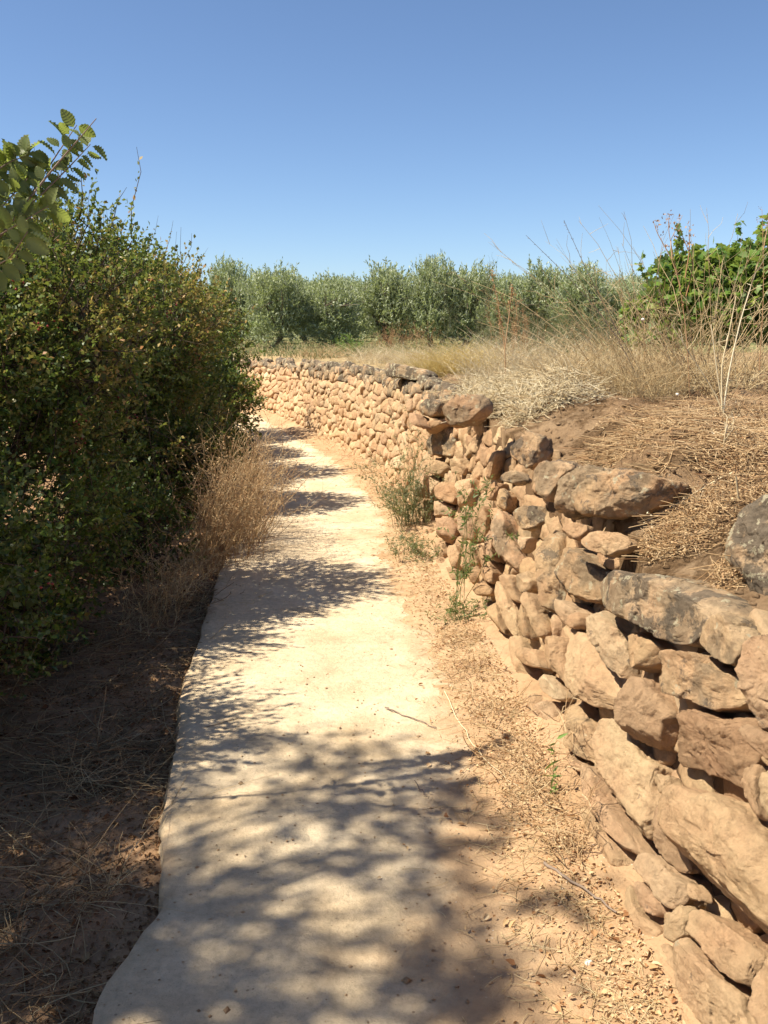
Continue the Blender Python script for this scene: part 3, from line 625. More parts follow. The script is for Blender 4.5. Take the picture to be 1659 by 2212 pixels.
def shrub(label, cx, cy, rx, ry, h, nt, leafm, Lf, seed, n_y=0, ym=None, berries=0, spikes=60, facing=.25, lobes=9, z0=-.1, group='shrubs of the hedgerow'):
    rg = np.random.default_rng(seed)
    root = empty('hedge_shrub', (cx, cy, z0), label, 'shrub', group)
    # lobes: sub-crowns spread through the volume
    LB = []
    for k in range(lobes):
        a = rg.uniform(0, 2 * math.pi); zz = rg.uniform(.15, .85); s = math.sqrt(max(0, 1 - (max(zz - .45, 0) / .6) ** 2)) * rg.uniform(.35, .72)
        LB.append((cx + rx * s * math.cos(a), cy + ry * s * math.sin(a), z0 + h * zz * .92, rg.uniform(.38, .56) * min(rx, ry)))
    LB.append((cx, cy, z0 + h * .48, min(rx, ry) * .74)); LB.append((cx + .1, cy, z0 + h * .26, min(rx, ry) * .82)); LB = np.array(LB)
    k = rg.choice(len(LB), nt, p=LB[:, 3] ** 2 / (LB[:, 3] ** 2).sum()); d = norm(rg.normal(size=(nt, 3)) + np.array([0, 0, .15]))
    rad = LB[k, 3] * (rg.random(nt) ** .22) * (1 + .22 * perlin(d * 2.3 + k[:, None] * 7.1, seed))
    B = LB[k, :3] + d * rad[:, None] * np.array([1, 1, .95]); B[:, 2] = np.maximum(B[:, 2], z0 + .03)
    inside = np.zeros(nt, bool)
    for j, l in enumerate(LB): inside |= (np.linalg.norm((B - l[:3]), axis=1) < l[3] * .62) & (k != j)
    see = (norm(B - np.array([cx, cy, B[:, 2].mean()])) @ norm(np.array([.85, -.5, .35]))) > -.25
    keep = (~inside | (rg.random(nt) < .12)) & (see | (rg.random(nt) < facing))
    B, d = B[keep], d[keep]; D = norm(d * .8 + rg.normal(size=B.shape) * .45 + np.array([0, 0, .35])); Ln = rg.uniform(.10, .26, len(B))
    # long shoots breaking the outline
    top = np.argsort(-(B[:, 2] + .35 * B[:, 0] * 0))[:nt // 6]; sp = rg.choice(top, spikes); SB, SD, SL = B[sp], norm(D[sp] * .6 + np.array([0.1, 0, .9]) + rg.normal(size=(spikes, 3)) * .28), rg.uniform(.22, .48, spikes)
    if n_y: yel = fbm(B * 1.5 + 9, seed, 2) + .55 * ((B[:, 2] - z0) / h) > 1.0 - n_y
    else: yel = np.zeros(len(B), bool)
    def fol(name, Bq, Dq, Lq, kk, m):
        P, dd_ = along(Bq, Dq, Lq, kk); n = len(P); sz = Lf * RNG.uniform(.6, 1.25, n)
        V, F = kites(P, dd_, sz, sz * RNG.uniform(.5, .75, n)); mesh_obj(name, V, F, m, root)
    ni = nt // 2; kk_ = rg.choice(len(LB), ni, p=LB[:, 3] ** 2 / (LB[:, 3] ** 2).sum()); C0 = LB[kk_, :3] + norm(rg.normal(size=(ni, 3))) * (LB[kk_, 3] * .72 * rg.random(ni) ** .3)[:, None]; C0 = C0[C0[:, 2] > z0]
    s0 = Lf * rg.uniform(1.6, 2.6, len(C0)); mesh_obj('inner_foliage', *kites(C0, rnd_dirs(len(C0)), s0, s0 * .7), M_LEAF_D, root)  # oversized dark leaves added inside to block light and deepen the interior shade
    fol('foliage', B[~yel], D[~yel], Ln[~yel], 15, leafm)
    if n_y: fol('yellowing_foliage', np.concatenate([B[yel], SB]), np.concatenate([D[yel], SD]), np.concatenate([Ln[yel], SL]), 15, ym)
    else: fol('shoot_leaves', SB, SD, SL, 16, leafm)
    parts = [twig_tubes(SB, SD, SL * 1.15, .004, 4), twig_tubes(B[::3], -D[::3] + RNG.normal(size=B[::3].shape) * .3, Ln[::3] * 2.2, .004, 3)]
    ls = []
    for l in LB:
        p0 = np.array([cx + rg.uniform(-.25, .25), cy + rg.uniform(-.25, .25), z0 - .05]); ls.append(limb(p0, l[:3], .035, .012, 8, .25))
        for _ in range(5):
            e = l[:3] + rnd_dirs(1)[0] * l[3] * .8; ls.append(limb(l[:3], e, .012, .004, 5, .2))
    V, F = cat_mesh(ls); bo_ = mesh_obj('branches', V, F, M_BARK, root, True); V, F = cat_mesh(parts); mesh_obj('twigs', V, F, M_BARK, bo_)
    if berries:
        bi = rg.choice(len(B), berries); ico = np.array([(1, 0, 0), (-1, 0, 0), (0, 1, 0), (0, -1, 0), (0, 0, 1), (0, 0, -1)]) * .0075
        fc = np.array([(0, 2, 4), (2, 1, 4), (1, 3, 4), (3, 0, 4), (2, 0, 5), (1, 2, 5), (3, 1, 5), (0, 3, 5)])
        cs = (B[bi] + D[bi] * Ln[bi][:, None])[:, None] + RNG.normal(size=(berries, 5, 3)) * .02; cs = cs.reshape(-1, 3)
        V = (cs[:, None] + ico).reshape(-1, 3); F = (np.arange(len(cs))[:, None, None] * 6 + fc).reshape(-1, 3); mesh_obj('berries', V, F, M_BERRY, root, True)
    return root
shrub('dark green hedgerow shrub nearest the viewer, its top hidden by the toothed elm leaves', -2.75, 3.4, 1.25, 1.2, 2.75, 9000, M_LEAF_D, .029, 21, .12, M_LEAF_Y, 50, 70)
shrub('bright mid green shrub with a pale leafy shoot low on its face, second along', -2.4, 5.0, 1.15, 1.1, 3.0, 9500, M_LEAF, .030, 22, .34, M_LEAF_Y, 60, 80)
shrub('tall yellowing shrub with tawny top shoots, highest point of the hedge outline', -2.6, 8.2, 1.15, 1.0, 3.02, 7500, M_LEAF, .036, 23, .78, M_LEAF_Y, 40, 100)
shrub('brown tinged green shrub with bare twigs, right after the tallest tawny one', -2.75, 9.9, 1.15, 1.05, 2.9, 4600, M_LEAF, .044, 24, .48, M_LEAF_Y, 60, 80)
shrub('olive green spiky topped shrub beside the dark shaded bend of the path', -2.95, 11.6, 1.15, 1.05, 2.7, 3800, M_LEAF, .048, 25, .34, M_LEAF_Y, 50, 90)
shrub('bushy green shrub with red berries ending the hedge near the olive trees', -3.15, 13.4, 1.15, 1.2, 2.55, 3000, M_LEAF, .052, 26, .16, M_LEAF_Y, 90, 60)
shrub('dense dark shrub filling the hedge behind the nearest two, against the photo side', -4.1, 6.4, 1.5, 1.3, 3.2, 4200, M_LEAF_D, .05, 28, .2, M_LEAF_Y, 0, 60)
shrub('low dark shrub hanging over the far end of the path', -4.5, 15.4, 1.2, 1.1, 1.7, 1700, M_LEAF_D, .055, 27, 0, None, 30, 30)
# low growth at the hedge foot
for i, (x, y, r, h, lab, m) in enumerate([(-1.98, 4.45, .42, .72, 'low sunlit sprig of small pale green leaves at the dark hedge foot', M_LEAF), (-1.72, 6.2, .38, .62, 'small dark bush in the deep shade behind the dry weeds', M_LEAF_D),
        (-1.55, 8.1, .36, .9, 'green sapling at the hedge foot just behind the dry weed clump', M_LEAF), (-1.95, 10.3, .42, .75, 'rounded low bush in the shade where the path narrows', M_LEAF_D)]):
    shrub(lab, x, y, r, r, h, 380, m, .034, 60 + i, 0, None, 0, 14, .8, 4, group='low bushes at the hedge foot')

# ---- elm: trunk and crown stand out of frame on the left, one shoot reaches into view
elm = empty('elm_tree', (-3.9, 1.0, -.1), 'elm tree at the left whose toothed leafy shoot reaches up against the sky', 'tree')
HUB = np.array([-4.3, .9, 3.4]); ls = [limb((-3.9, 1.0, -.15), HUB, .13, .09, 9, .05)]
mesh_obj('trunk', *ls[0], M_BARK, elm, True)
BL = [(470, 1600, 40), (520, 1615, 35), (640, 1600, 45), (650, 1660, 55), (630, 1730, 55), (780, 1620, 35), (830, 1670, 45), (860, 1640, 30), (720, 1700, 50), (760, 1760, 60), (850, 1780, 60), (940, 1740, 60), (980, 1690, 40), (930, 1830, 60), (850, 1850, 45), (880, 1930, 55), (940, 1960, 30),
      (400, 1680, 45), (380, 1760, 50), (430, 1830, 45), (520, 1900, 60), (680, 1860, 45), (400, 1930, 60), (480, 1990, 70), (580, 2020, 80), (380, 2070, 90), (520, 2110, 90), (420, 2190, 100), (560, 2220, 80),
      (880, 2100, 55), (960, 2120, 60), (1040, 2090, 40), (1000, 2200, 70), (1080, 2160, 45), (1195, 1950, 36), (1010, 1930, 25), (1090, 1800, 22), (300, 2000, 90),
      (-100, 1500, 150), (-220, 1700, 160), (-60, 1350, 120), (90, 1320, 90), (-160, 1250, 120), (20, 1230, 80),
      (250, 1700, 90), (150, 1800, 110), (60, 1900, 110), (120, 2010, 120), (200, 2110, 120), (60, 2150, 120), (300, 1800, 70), (100, 1600, 120), (220, 1560, 100), (30, 1700, 120), (320, 1620, 60), (60, 1450, 120), (180, 1430, 90), (280, 2250, 120), (500, 2300, 120), (950, 2330, 90)]
Ps, Ds, tw, brs = [], [], [], []
for i, (u, v, r) in enumerate(BL):
    rg = np.random.default_rng(400 + i); g0 = onz(u, v, 0 if u > 380 else -.1); zt = 5.0 + 2.0 * rg.random(); c = g0 + np.array(TOSUN) * (zt / TOSUN.z)
    rr = r * g0[1] / FPX * 1.12; n = max(5, int((13 if u > 330 else 22) * (r / 60)))
    b = c + rnd_dirs(n) * rr * rg.uniform(.1, .95, (n, 1)) * np.array([1, 1, .7]); dv_ = norm(rnd_dirs(n) * .8 + (b - c) / rr * .8); ln = rg.uniform(.12, .26, n)
    P, D = along(b, dv_, ln, 6); Ps.append(P); Ds.append(D); tw.append(twig_tubes(b, dv_, ln, .003))
    tw.append(tubes(np.stack([np.repeat(c[None], n, 0), (b + c) / 2 + rg.normal(size=b.shape) * .03, b], 1), np.full((n, 3), .003)))
    brs.append((c, u))
CH = np.array([c for c, _ in brs]); hubs = []
for a in range(7):
    k = (a * 8 + 3) % len(CH); hubs.append(HUB * .4 + CH[k] * .6); tw.append(limb(HUB, hubs[-1], .06, .025, 8, .1))
for c in CH:
    hb = min(hubs, key=lambda q: np.linalg.norm(q - c)); tw.append(limb(hb, c, .014, .004, 6, .12))
bo_ = mesh_obj('branches', *cat_mesh([t for t in tw if t[0].shape[0] % 7 == 0] ), M_BARK, elm, True)
mesh_obj('twigs', *cat_mesh([t for t in tw if t[0].shape[0] % 7 != 0] ), M_BARK, bo_)
P = np.concatenate(Ps); D = np.concatenate(Ds); L = RNG.uniform(.045, .085, len(P)); mesh_obj('crown', *kites(P, D, L, L * .6, .06), M_ELM, elm)
def toothed(base, D, N, L, seed):
    """pleated elm leaf with toothed margin"""
    rg = np.random.default_rng(seed); D = norm(D); S = norm(np.cross(D, N)); U = np.cross(S, D); n = 15; t = np.linspace(0, 1, n)
    w = .31 * np.sin(math.pi * t ** .75) ** .8 * L; curl = rg.uniform(.05, .35); mid = base + D * (L * t)[:, None] - U * (curl * L * t ** 2)[:, None]
    tooth = 1 + .10 * (np.arange(n) % 2); pl = (.10 * L) * ((np.arange(n) % 2) - .5); f = rg.uniform(.1, .5)
    A = mid + S * (w * tooth)[:, None] + U * (w * f + pl)[:, None]; Bq = mid - S * (w * tooth)[:, None] + U * (w * f + pl)[:, None]
    # side veins point to the tip
    A[1:-1] += D * L * .05; Bq[1:-1] += D * L * .05
    V = np.concatenate([mid, A, Bq]); i = np.arange(n - 1); F = np.concatenate([np.stack([i, i + 1, i + 1 + n, i + n], 1), np.stack([i, i + 2 * n, i + 1 + 2 * n, i + 1], 1)])
    return V, F
shoots = [([(-330, 900), (-150, 700), (-40, 560), (40, 460), (105, 375), (160, 312), (208, 256)], 2.75, 3.0), ([(40, 460), (80, 400), (125, 330), (166, 270)], 2.97, 3.05), ([(-150, 640), (-60, 520), (10, 440), (60, 385)], 2.8, 2.9),
          ([(-150, 650), (-40, 530), (30, 490), (105, 445)], 2.75, 2.8), ([(-120, 440), (-40, 390), (20, 350), (60, 335)], 2.9, 3.0), ([(-200, 700), (-60, 600), (20, 560), (60, 500)], 2.7, 2.6), ([(40, 460), (90, 420), (150, 360), (195, 312)], 2.9, 3.1), ([(-120, 500), (-40, 430), (20, 380), (50, 350)], 2.95, 3.0)]
tb, lf = [], []; sd = 0
for si, (px, y0, y1) in enumerate(shoots):
    q = np.array([aty(u, v, y0 + (y1 - y0) * k / (len(px) - 1)) for k, (u, v) in enumerate(px)])
    tt = np.linspace(0, len(q) - 1, 26); q = np.stack([np.interp(tt, np.arange(len(q)), q[:, k]) for k in range(3)], 1)
    for _ in range(3): q[1:-1] = (q[:-2] + 2 * q[1:-1] + q[2:]) / 4
    tb.append(tubes(q[None], np.linspace(.0065 if si == 0 else .0035, .0013, 26)[None], 5))
    T = norm(np.gradient(q, axis=0)); vis = q[:, 0] / q[:, 1] > -.62
    for k in range(1, 26):
        if not vis[k] or (si in (1, 5) and k < 6) or (si == 0 and k > 14 and k % 2): continue
        for s in ((1, -1) if k % 2 and si in (2, 3, 4) else ((1,) if k % 2 else (-1,))):
            if si == 0 and k % 3 == 0: continue
            sd += 1; rg = np.random.default_rng(sd); view = VIEW(q[k]); sidev = norm(np.cross(T[k], view)) * s
            Dv = T[k] * rg.uniform(.15, .7) + sidev * .8 + np.array([0, 0, -.25]) + rg.normal(size=3) * .2
            lf.append(toothed(q[k] + Dv * .006, Dv, norm(view * .6 + np.array([-.3, 0, .7]) + rg.normal(size=3) * .45), rg.uniform(.042, .068), sd))
sh_ = mesh_obj('shoot_stems', *cat_mesh(tb), M_TWIG, elm, True); mesh_obj('toothed_leaves', *cat_mesh(lf), M_ELM, sh_)
V, F = limb(HUB, aty(-330, 900, 2.75), .02, .006, 9, .3); mesh_obj('low_branch', V, F, M_BARK, elm, True)

# ---- dry stalks, tufts and mats
def ont(u, v):
    d = ray(u, v); ts = np.linspace(1.5, 40, 1600) if v > 706 else None; P = np.array([0, 0, EYE]) + d * ts[:, None]; z = gz(P[:, 0], P[:, 1]); k = np.nonzero(P[:, 2] < z)[0]
    return P[k[0] if len(k) else -1]
def onxy(u, v): p = ont(u, v); return float(p[0]), float(p[1])
def stalks(bx, by, bz, n, h, lean, spread, bend=.25, r=.0022, K=8, jitter=.0, sides=3, rg=RNG):
    B = np.stack([bx, by, bz], 1); D = norm(np.asarray(lean)[None] + rg.normal(size=(n, 3)) * np.array([spread, spread, spread * .3])); H = rg.uniform(h[0], h[1], n)
    t = np.linspace(0, 1, K); bd = rg.normal(size=(n, 3)) * bend; bd[:, 2] = -np.abs(bd[:, 2]) * .8
    P = B[:, None] + D[:, None] * (H[:, None] * t)[..., None] + bd[:, None] * (H[:, None] * t ** 2)[..., None]
    if jitter: P += np.cumsum(rg.normal(size=P.shape), 1) * jitter * H[:, None, None] / K
    return P, r * (1 - .75 * t)[None] * rg.uniform(.6, 1.4, (n, 1))
def side_shoots(P, m, l, r, rg=RNG, t0=.35, up=.6):
    n, K, _ = P.shape; i = rg.integers(0, n, m); t = rg.uniform(t0, 1, m) * (K - 1); k = np.minimum(t.astype(int), K - 2); f = (t - k)[:, None]
    b = P[i, k] * (1 - f) + P[i, k + 1] * f; T = norm(P[i, k + 1] - P[i, k]); D = norm(T * up + rg.normal(size=(m, 3)) * .5); L = rg.uniform(l[0], l[1], m)
    s = np.linspace(0, 1, 4); Q = b[:, None] + D[:, None] * (L[:, None] * s)[..., None] + rg.normal(size=(m, 4, 3)) * (.06 * L)[:, None, None] * s[None, :, None]
    return Q, np.broadcast_to(r * (1 - .6 * s), (m, 4)).copy()
def heads(Q, L, k=3, rg=RNG):
    e = np.repeat(Q[:, -1], k, 0) + rg.normal(size=(len(Q) * k, 3)) * L * .5; d = rnd_dirs(len(e), .4); l = L * rg.uniform(.5, 1.2, len(e)); return kites(e, d, l, l * .5, .2)
def clump(name, label, cat, cx, cy, rx, ry, n, h, lean, spread, mat, bend=.25, r=.002, shoots_=0, sl=(.05, .15), hd=0, jitter=0.0, blades=0, seed=1, group=None, z=None):
    rg = np.random.default_rng(seed); a = rg.uniform(0, 2 * math.pi, n); q = np.sqrt(rg.random(n)); bx = cx + rx * q * np.cos(a); by = cy + ry * q * np.sin(a); bz = gz(bx, by) - .01 if z is None else np.full(n, z)
    o = empty(name, (cx, cy, float(np.median(bz))), label, cat, group); P, R = stalks(bx, by, bz, n, h, lean, spread, bend, r, 8, jitter, 3, rg)
    mesh_obj('stalks', *tubes(P, R), mat, o)
    if shoots_:
        Q, Rq = side_shoots(P, shoots_, sl, r * .55, rg); ss_ = mesh_obj('side_shoots', *tubes(Q, Rq), mat, o)
        if hd: mesh_obj('seed_heads', *heads(Q, hd, 3, rg), mat, ss_)
    if blades:
        a = rg.uniform(0, 2 * math.pi, blades); q = np.sqrt(rg.random(blades)) * 1.15; bx = cx + rx * q * np.cos(a); by = cy + ry * q * np.sin(a)
        Pb, Rb = stalks(bx, by, gz(bx, by), blades, (h[0] * .2, h[0] * .7), (lean[0] * .5, lean[1] * .5, .8), .7, .7, r * .8, 6, .3, 3, rg); mesh_obj('basal_blades', *tubes(Pb, Rb), mat, o)
    return o
def mat_heap(name, label, cat, pts, n, lz, mat, hgt=.08, l=(.08, .35), r=.0016, crumbs=0, seed=1, updir=.12, parent=None):
    """tangle of fallen stems lying over the ground around several points (x, y, radius)"""
    rg = np.random.default_rng(seed); pts = np.array(pts); k = rg.integers(0, len(pts), n); a = rg.uniform(0, 2 * math.pi, n); q = np.sqrt(rg.random(n)) * pts[k, 2]
    x = pts[k, 0] + q * np.cos(a); y = pts[k, 1] + q * np.sin(a); z = lz(x, y) + rg.random(n) ** 1.6 * hgt; L = rg.uniform(l[0], l[1], n)
    d = rg.normal(size=(n, 3)); d[:, 2] = rg.normal(size=n) * updir; d = norm(d); t = np.linspace(-.5, .5, 6)
    P = np.stack([x, y, z], 1)[:, None] + d[:, None] * (L[:, None] * t)[..., None] + (rg.normal(size=(n, 1, 3)) * np.array([.5, .5, .12])) * (L[:, None] * (t ** 2 * 1.6))[..., None]
    zz = lz(P[..., 0].ravel(), P[..., 1].ravel()).reshape(P.shape[:2]); P[..., 2] = np.maximum(P[..., 2], np.minimum(zz, z[:, None] + .05) + .004)
    o = empty(name, (pts[:, 0].mean(), pts[:, 1].mean(), float(z.mean())), label, cat); mesh_obj('stems', *tubes(P, r * rg.uniform(.6, 1.6, (n, 1)) * np.ones((1, 6))), mat, o)
    if crumbs:
        k = rg.integers(0, len(pts), crumbs); a = rg.uniform(0, 2 * math.pi, crumbs); q = np.sqrt(rg.random(crumbs)) * pts[k, 2] * 1.1; x = pts[k, 0] + q * np.cos(a); y = pts[k, 1] + q * np.sin(a)
        c = np.stack([x, y, lz(x, y) + .004 + rg.random(crumbs) * hgt * .9], 1); l_ = rg.uniform(.003, .012, crumbs); mesh_obj('dry_leaf_crumbs', *kites(c, rnd_dirs(crumbs), l_, l_ * .6, .3), mat, o)
    return o
def wallz(x, y):
    """surface of ground, bank or wall front under (x, y)"""
    z, d, b = ground_z(x, y); _, h = side(x, y); f = np.where((d > -.05) & (b < .12), np.clip((d + .05) / BAT, 0, 1) * 1.0, 0); return np.maximum(z, np.minimum(f, h))
# by the path on the left
clump('dry_weed_clump', 'tall clump of dry brown weeds leaning over the path\'s left edge', 'weeds', -1.18, 6.85, .25, .85, 360, (.5, 1.08), (.22, -.05, 1), .17, M_STRAWR, .20, .0026, 2200, (.04, .16), .014, .25, 500, 31)
clump('dry_weed_clump', 'second, shorter part of the dry weeds, closer to the viewer beside the path\'s edge', 'weeds', -1.32, 5.35, .22, .5, 110, (.25, .66), (.15, -.05, 1), .30, M_STRAW, .3, .0022, 420, (.04, .12), .012, .3, 300, 32)
clump('dry_grass_tuft', 'curly dry grass tuft flopping onto the concrete edge', 'grass', -.74, 2.95, .05, .07, 26, (.12, .30), (.25, .0, .6), .7, M_STRAW, .7, .0022, 0, seed=33, blades=30)
clump('dry_grass_tuft', 'thin arching dry grass tuft on the shaded dirt below the curly one', 'grass', -.86, 2.5, .06, .07, 22, (.12, .30), (-.05, -.1, .9), .5, M_STRAW, .6, .0016, 0, seed=34, blades=25)
clump('dry_grass_tuft', 'spidery dead grass tuft in the shade left of the curly one', 'grass', -1.12, 3.1, .08, .08, 24, (.15, .35), (-.1, -.1, .8), .7, M_STRAW, .5, .0015, 0, seed=35, blades=20)
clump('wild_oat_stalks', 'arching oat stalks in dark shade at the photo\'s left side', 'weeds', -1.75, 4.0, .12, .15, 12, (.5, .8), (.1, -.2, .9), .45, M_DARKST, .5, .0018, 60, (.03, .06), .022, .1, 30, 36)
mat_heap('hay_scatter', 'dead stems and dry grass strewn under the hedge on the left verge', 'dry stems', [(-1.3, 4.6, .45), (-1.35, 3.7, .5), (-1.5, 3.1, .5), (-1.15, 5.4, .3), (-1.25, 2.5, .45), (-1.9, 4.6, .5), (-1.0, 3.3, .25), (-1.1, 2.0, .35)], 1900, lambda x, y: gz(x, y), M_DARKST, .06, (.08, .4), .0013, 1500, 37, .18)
# on the bank and along the wall
clump('golden_grass_clump', 'golden yellow soft grass clump on the bank beyond the wall\'s corner', 'grass', *onxy(975, 806), .42, .40, 1900, (.22, .50), (.08, -.12, .8), .42, M_GOLD, .45, .0019, 0, seed=41)
clump('straw_grass_clump', 'pale straw grass clump just right of the golden one', 'grass', *onxy(1050, 785), .42, .5, 1300, (.18, .46), (-.05, -.1, .8), .45, M_PALE, .5, .0019, 200, (.03, .08), .012, seed=42)
clump('straw_grass_clump', 'dry fawn grass clump on the wall top at the bend', 'grass', *onxy(730, 772), .75, .5, 700, (.15, .45), (0, -.1, .8), .5, M_STRAW, .5, .003, seed=43)
clump('straw_grass_clump', 'long dry grass band along the wall top left of the golden clump', 'grass', *onxy(850, 778), .8, 1.0, 1100, (.15, .42), (0, -.1, .8), .5, M_PALE, .5, .0026, seed=44)
clump('rusty_dock_stalks', 'rust red upright dock stalks behind the pale straw clump', 'weeds', *onxy(1120, 790), .3, .5, 26, (.5, 1.05), (-.08, 0, 1), .10, M_RED, .12, .0038, 420, (.02, .06), .014, .1, 60, 45)
clump('rusty_dock_stalks', 'low reddish dry weeds on the bank above the middle of the far wall', 'weeds', *onxy(870, 755), .9, 1.2, 90, (.35, .85), (0, 0, 1), .16, M_RED, .2, .004, 700, (.04, .1), .02, .15, 60, 46)
clump('wispy_weed', 'tall wispy grey green weed rising above the olive trees', 'weeds', *onxy(1040, 765), .25, .2, 7, (1.2, 2.0), (0, 0, 1), .07, M_GWEED, .08, .004, 260, (.08, .3), 0, .12, 0, 47)
clump('wispy_weed', 'faint feathery weed left of the tallest wispy one', 'weeds', *onxy(975, 765), .2, .2, 5, (1.0, 1.7), (0, 0, 1), .07, M_GWEED, .08, .0035, 200, (.08, .25), 0, .12, 0, 48)
clump('green_weed_stand', 'hazy stand of green stems with dry tips between the olives and the straw', 'weeds', *onxy(1180, 765), 1.5, .6, 520, (.5, 1.25), (0, 0, 1), .12, M_GWEED, .15, .0035, 1500, (.06, .2), .025, .1, 0, 49)
fan = clump('dry_stalk_fan', 'big fan of long pale leaning stalks at the middle of the bank', 'weeds', *onxy(1430, 850), .42, .35, 120, (.5, 1.45), (-.50, -.1, .9), .34, M_STRAW, .18, .0032, 260, (.06, .25), 0, .10, 260, 50)
clump('dry_stalk_fan', 'shorter tangle of brown stalks right of the big leaning fan', 'weeds', *onxy(1420, 830), .5, .45, 85, (.3, .85), (.02, -.05, 1), .32, M_STRAW, .25, .0026, 260, (.05, .2), 0, .18, 300, 51)
clump('dry_stalk_fan', 'straight pale stalks splaying in front of the grapevines at the right', 'weeds', *onxy(1560, 850), .3, .3, 50, (.6, 1.35), (.10, 0, .95), .35, M_STRAW, .14, .0034, 130, (.06, .25), 0, .10, 120, 52)
clump('straw_grass_clump', 'tall pale grass crowding the bank edge above the bleached straw mat', 'grass', *onxy(1180, 815), .75, .5, 1500, (.22, .60), (-.12, -.1, .9), .35, M_PALE, .4, .0018, 300, (.03, .08), .012, seed=141)
clump('straw_grass_clump', 'fawn grass clump at the foot of the big leaning stalk fan', 'grass', *onxy(1330, 845), .5, .4, 1100, (.18, .52), (-.15, -.1, .9), .4, M_STRAW, .4, .0018, 300, (.03, .08), .012, seed=142)
clump('straw_grass_clump', 'straw grass on the soil ridge before the tallest grapevine', 'grass', *onxy(1560, 810), .8, .5, 800, (.12, .38), (0, -.1, .9), .4, M_STRAW, .4, .002, 200, (.03, .08), .012, seed=143)
clump('straw_grass_clump', 'thin straw grass hanging over the wall where the two walls meet', 'grass', *onxy(900, 818), .45, .45, 700, (.12, .36), (-.2, -.2, .7), .4, M_PALE, .6, .0018, seed=144)
# two dark thorny shoots and the umbel skeleton
def pixel_stems(name, label, cat, stems, mat, r=.003, sh=0, sl=(.02, .05), hd=0, seed=1, tip=.3):
    rg = np.random.default_rng(seed); o = None; T = []; R = []
    for st in stems:
        *px, y = st; q = np.array([aty(u, v, y + .1 * k / len(px)) for k, (u, v) in enumerate(px)]); tt = np.linspace(0, len(q) - 1, 10)
        q = np.stack([np.interp(tt, np.arange(len(q)), q[:, k]) for k in range(3)], 1); q[1:-1] = (q[:-2] + 2 * q[1:-1] + q[2:]) / 4; T.append(q); R.append(np.linspace(1, tip, 10) * r)
    T = np.array(T); o = empty(name, T[0, 0], label, cat); tq = [tubes(T, np.array(R), 4)]
    if sh: Q, Rq = side_shoots(T, sh, sl, r * .5, rg, .4, .7); tq.append(tubes(Q, Rq))
    mesh_obj('stalks', *cat_mesh(tq), mat, o)
    if sh:
        if hd: mesh_obj('seed_heads', *heads(Q, hd, 4, rg), mat, o)
    return o
pixel_stems('thorny_shoot', 'long dark thorny shoot arching up left into the sky', 'shoot', [((1400, 860), (1330, 720), (1240, 610), (1136, 508), 6.2)], M_TWIG, .0035, 30, (.008, .018), seed=3)
pixel_stems('thorny_shoot', 'steep dark thorny shoot with its tip in the sky, right of the arching one', 'shoot', [((1420, 860), (1340, 730), (1270, 590), (1218, 476), 6.4)], M_TWIG, .0035, 26, (.008, .018), seed=4)
pixel_stems('dead_umbel_plant', 'dead brown umbel skeleton standing above the grapevine outline', 'weeds', [((1490, 860), (1485, 730), (1470, 620), (1442, 500), (1446, 462), 6.0), ((1470, 620), (1452, 560), (1420, 505), (1412, 480), 6.0), ((1482, 640), (1500, 570), (1476, 515), (1468, 492), 6.0), ((1480, 600), (1490, 540), (1488, 495), (1490, 490), 6.0), ((1452, 560), (1448, 520), (1458, 500), (1474, 465), 6.0)], M_RED, .004, 26, (.015, .04), .022, 5, .4)
pixel_stems('dead_umbel_plant', 'thin brown seed stalk at the photo\'s far right edge', 'weeds', [((1640, 800), (1650, 640), (1648, 520), (1646, 452), 5.6), ((1649, 540), (1656, 500), (1659, 480), (1662, 470), 5.6)], M_RED, .003, 20, (.01, .03), .012, 6)
pixel_stems('rusty_dock_stalks', 'single rust red dock stem in front of the hazy green weeds', 'weeds', [((1092, 810), (1090, 740), (1075, 650), (1062, 590), 7.5), ((1090, 760), (1100, 680), (1104, 640), (1106, 620), 7.5)], M_RED, .005, 60, (.012, .03), .016, 7)
pixel_stems('white_branching_stalk', 'bleached branching dead plant forking upward near the right side', 'weeds', [((1600, 1010), (1578, 930), (1562, 890), (1548, 800), (1536, 700), 4.6), ((1562, 890), (1575, 800), (1600, 690), (1625, 610), 4.6), ((1562, 892), (1545, 850), (1500, 780), (1450, 700), 4.6), ((1560, 885), (1558, 790), (1575, 720), (1590, 640), 4.6), ((1566, 900), (1610, 940), (1640, 980), (1680, 1000), 4.5), ((1562, 895), (1556, 950), (1548, 990), (1540, 1030), 4.5)], M_PALE, .0045, 30, (.05, .2), 0, 8, .5)
pixel_stems('white_branching_stalk', 'thick bleached stems drooping over the dark cracked boulder', 'weeds', [((1700, 1060), (1620, 1000), (1540, 1040), (1470, 1085), (1390, 1130), 3.2), ((1600, 1010), (1540, 1010), (1490, 1050), (1400, 1120), 3.3), ((1640, 1080), (1590, 1040), (1560, 980), (1572, 900), 3.3), ((1590, 1030), (1600, 1120), (1615, 1200), (1590, 1290), 3.0), ((1520, 1060), (1500, 1110), (1490, 1160), (1470, 1200), 3.2), ((1560, 1050), (1480, 1010), (1420, 1050), (1400, 1110), 3.4)], M_PALE, .0035, 90, (.03, .12), .010, 9, .4)
mat_heap('bleached_straw_mat', 'bleached straw mat spilling over the bank edge above the wall', 'straw', [(*onxy(*p), r) for *p, r in ((1130, 850, .32), (1200, 850, .3), (1080, 890, .24), (1240, 835, .25), (1040, 930, .16), (1160, 880, .22), (1075, 850, .2), (1020, 960, .12), (1050, 845, .2), (1045, 900, .14))], 4200, wallz, M_PALE, .15, (.03, .24), .0016, 9000, 53, .65)
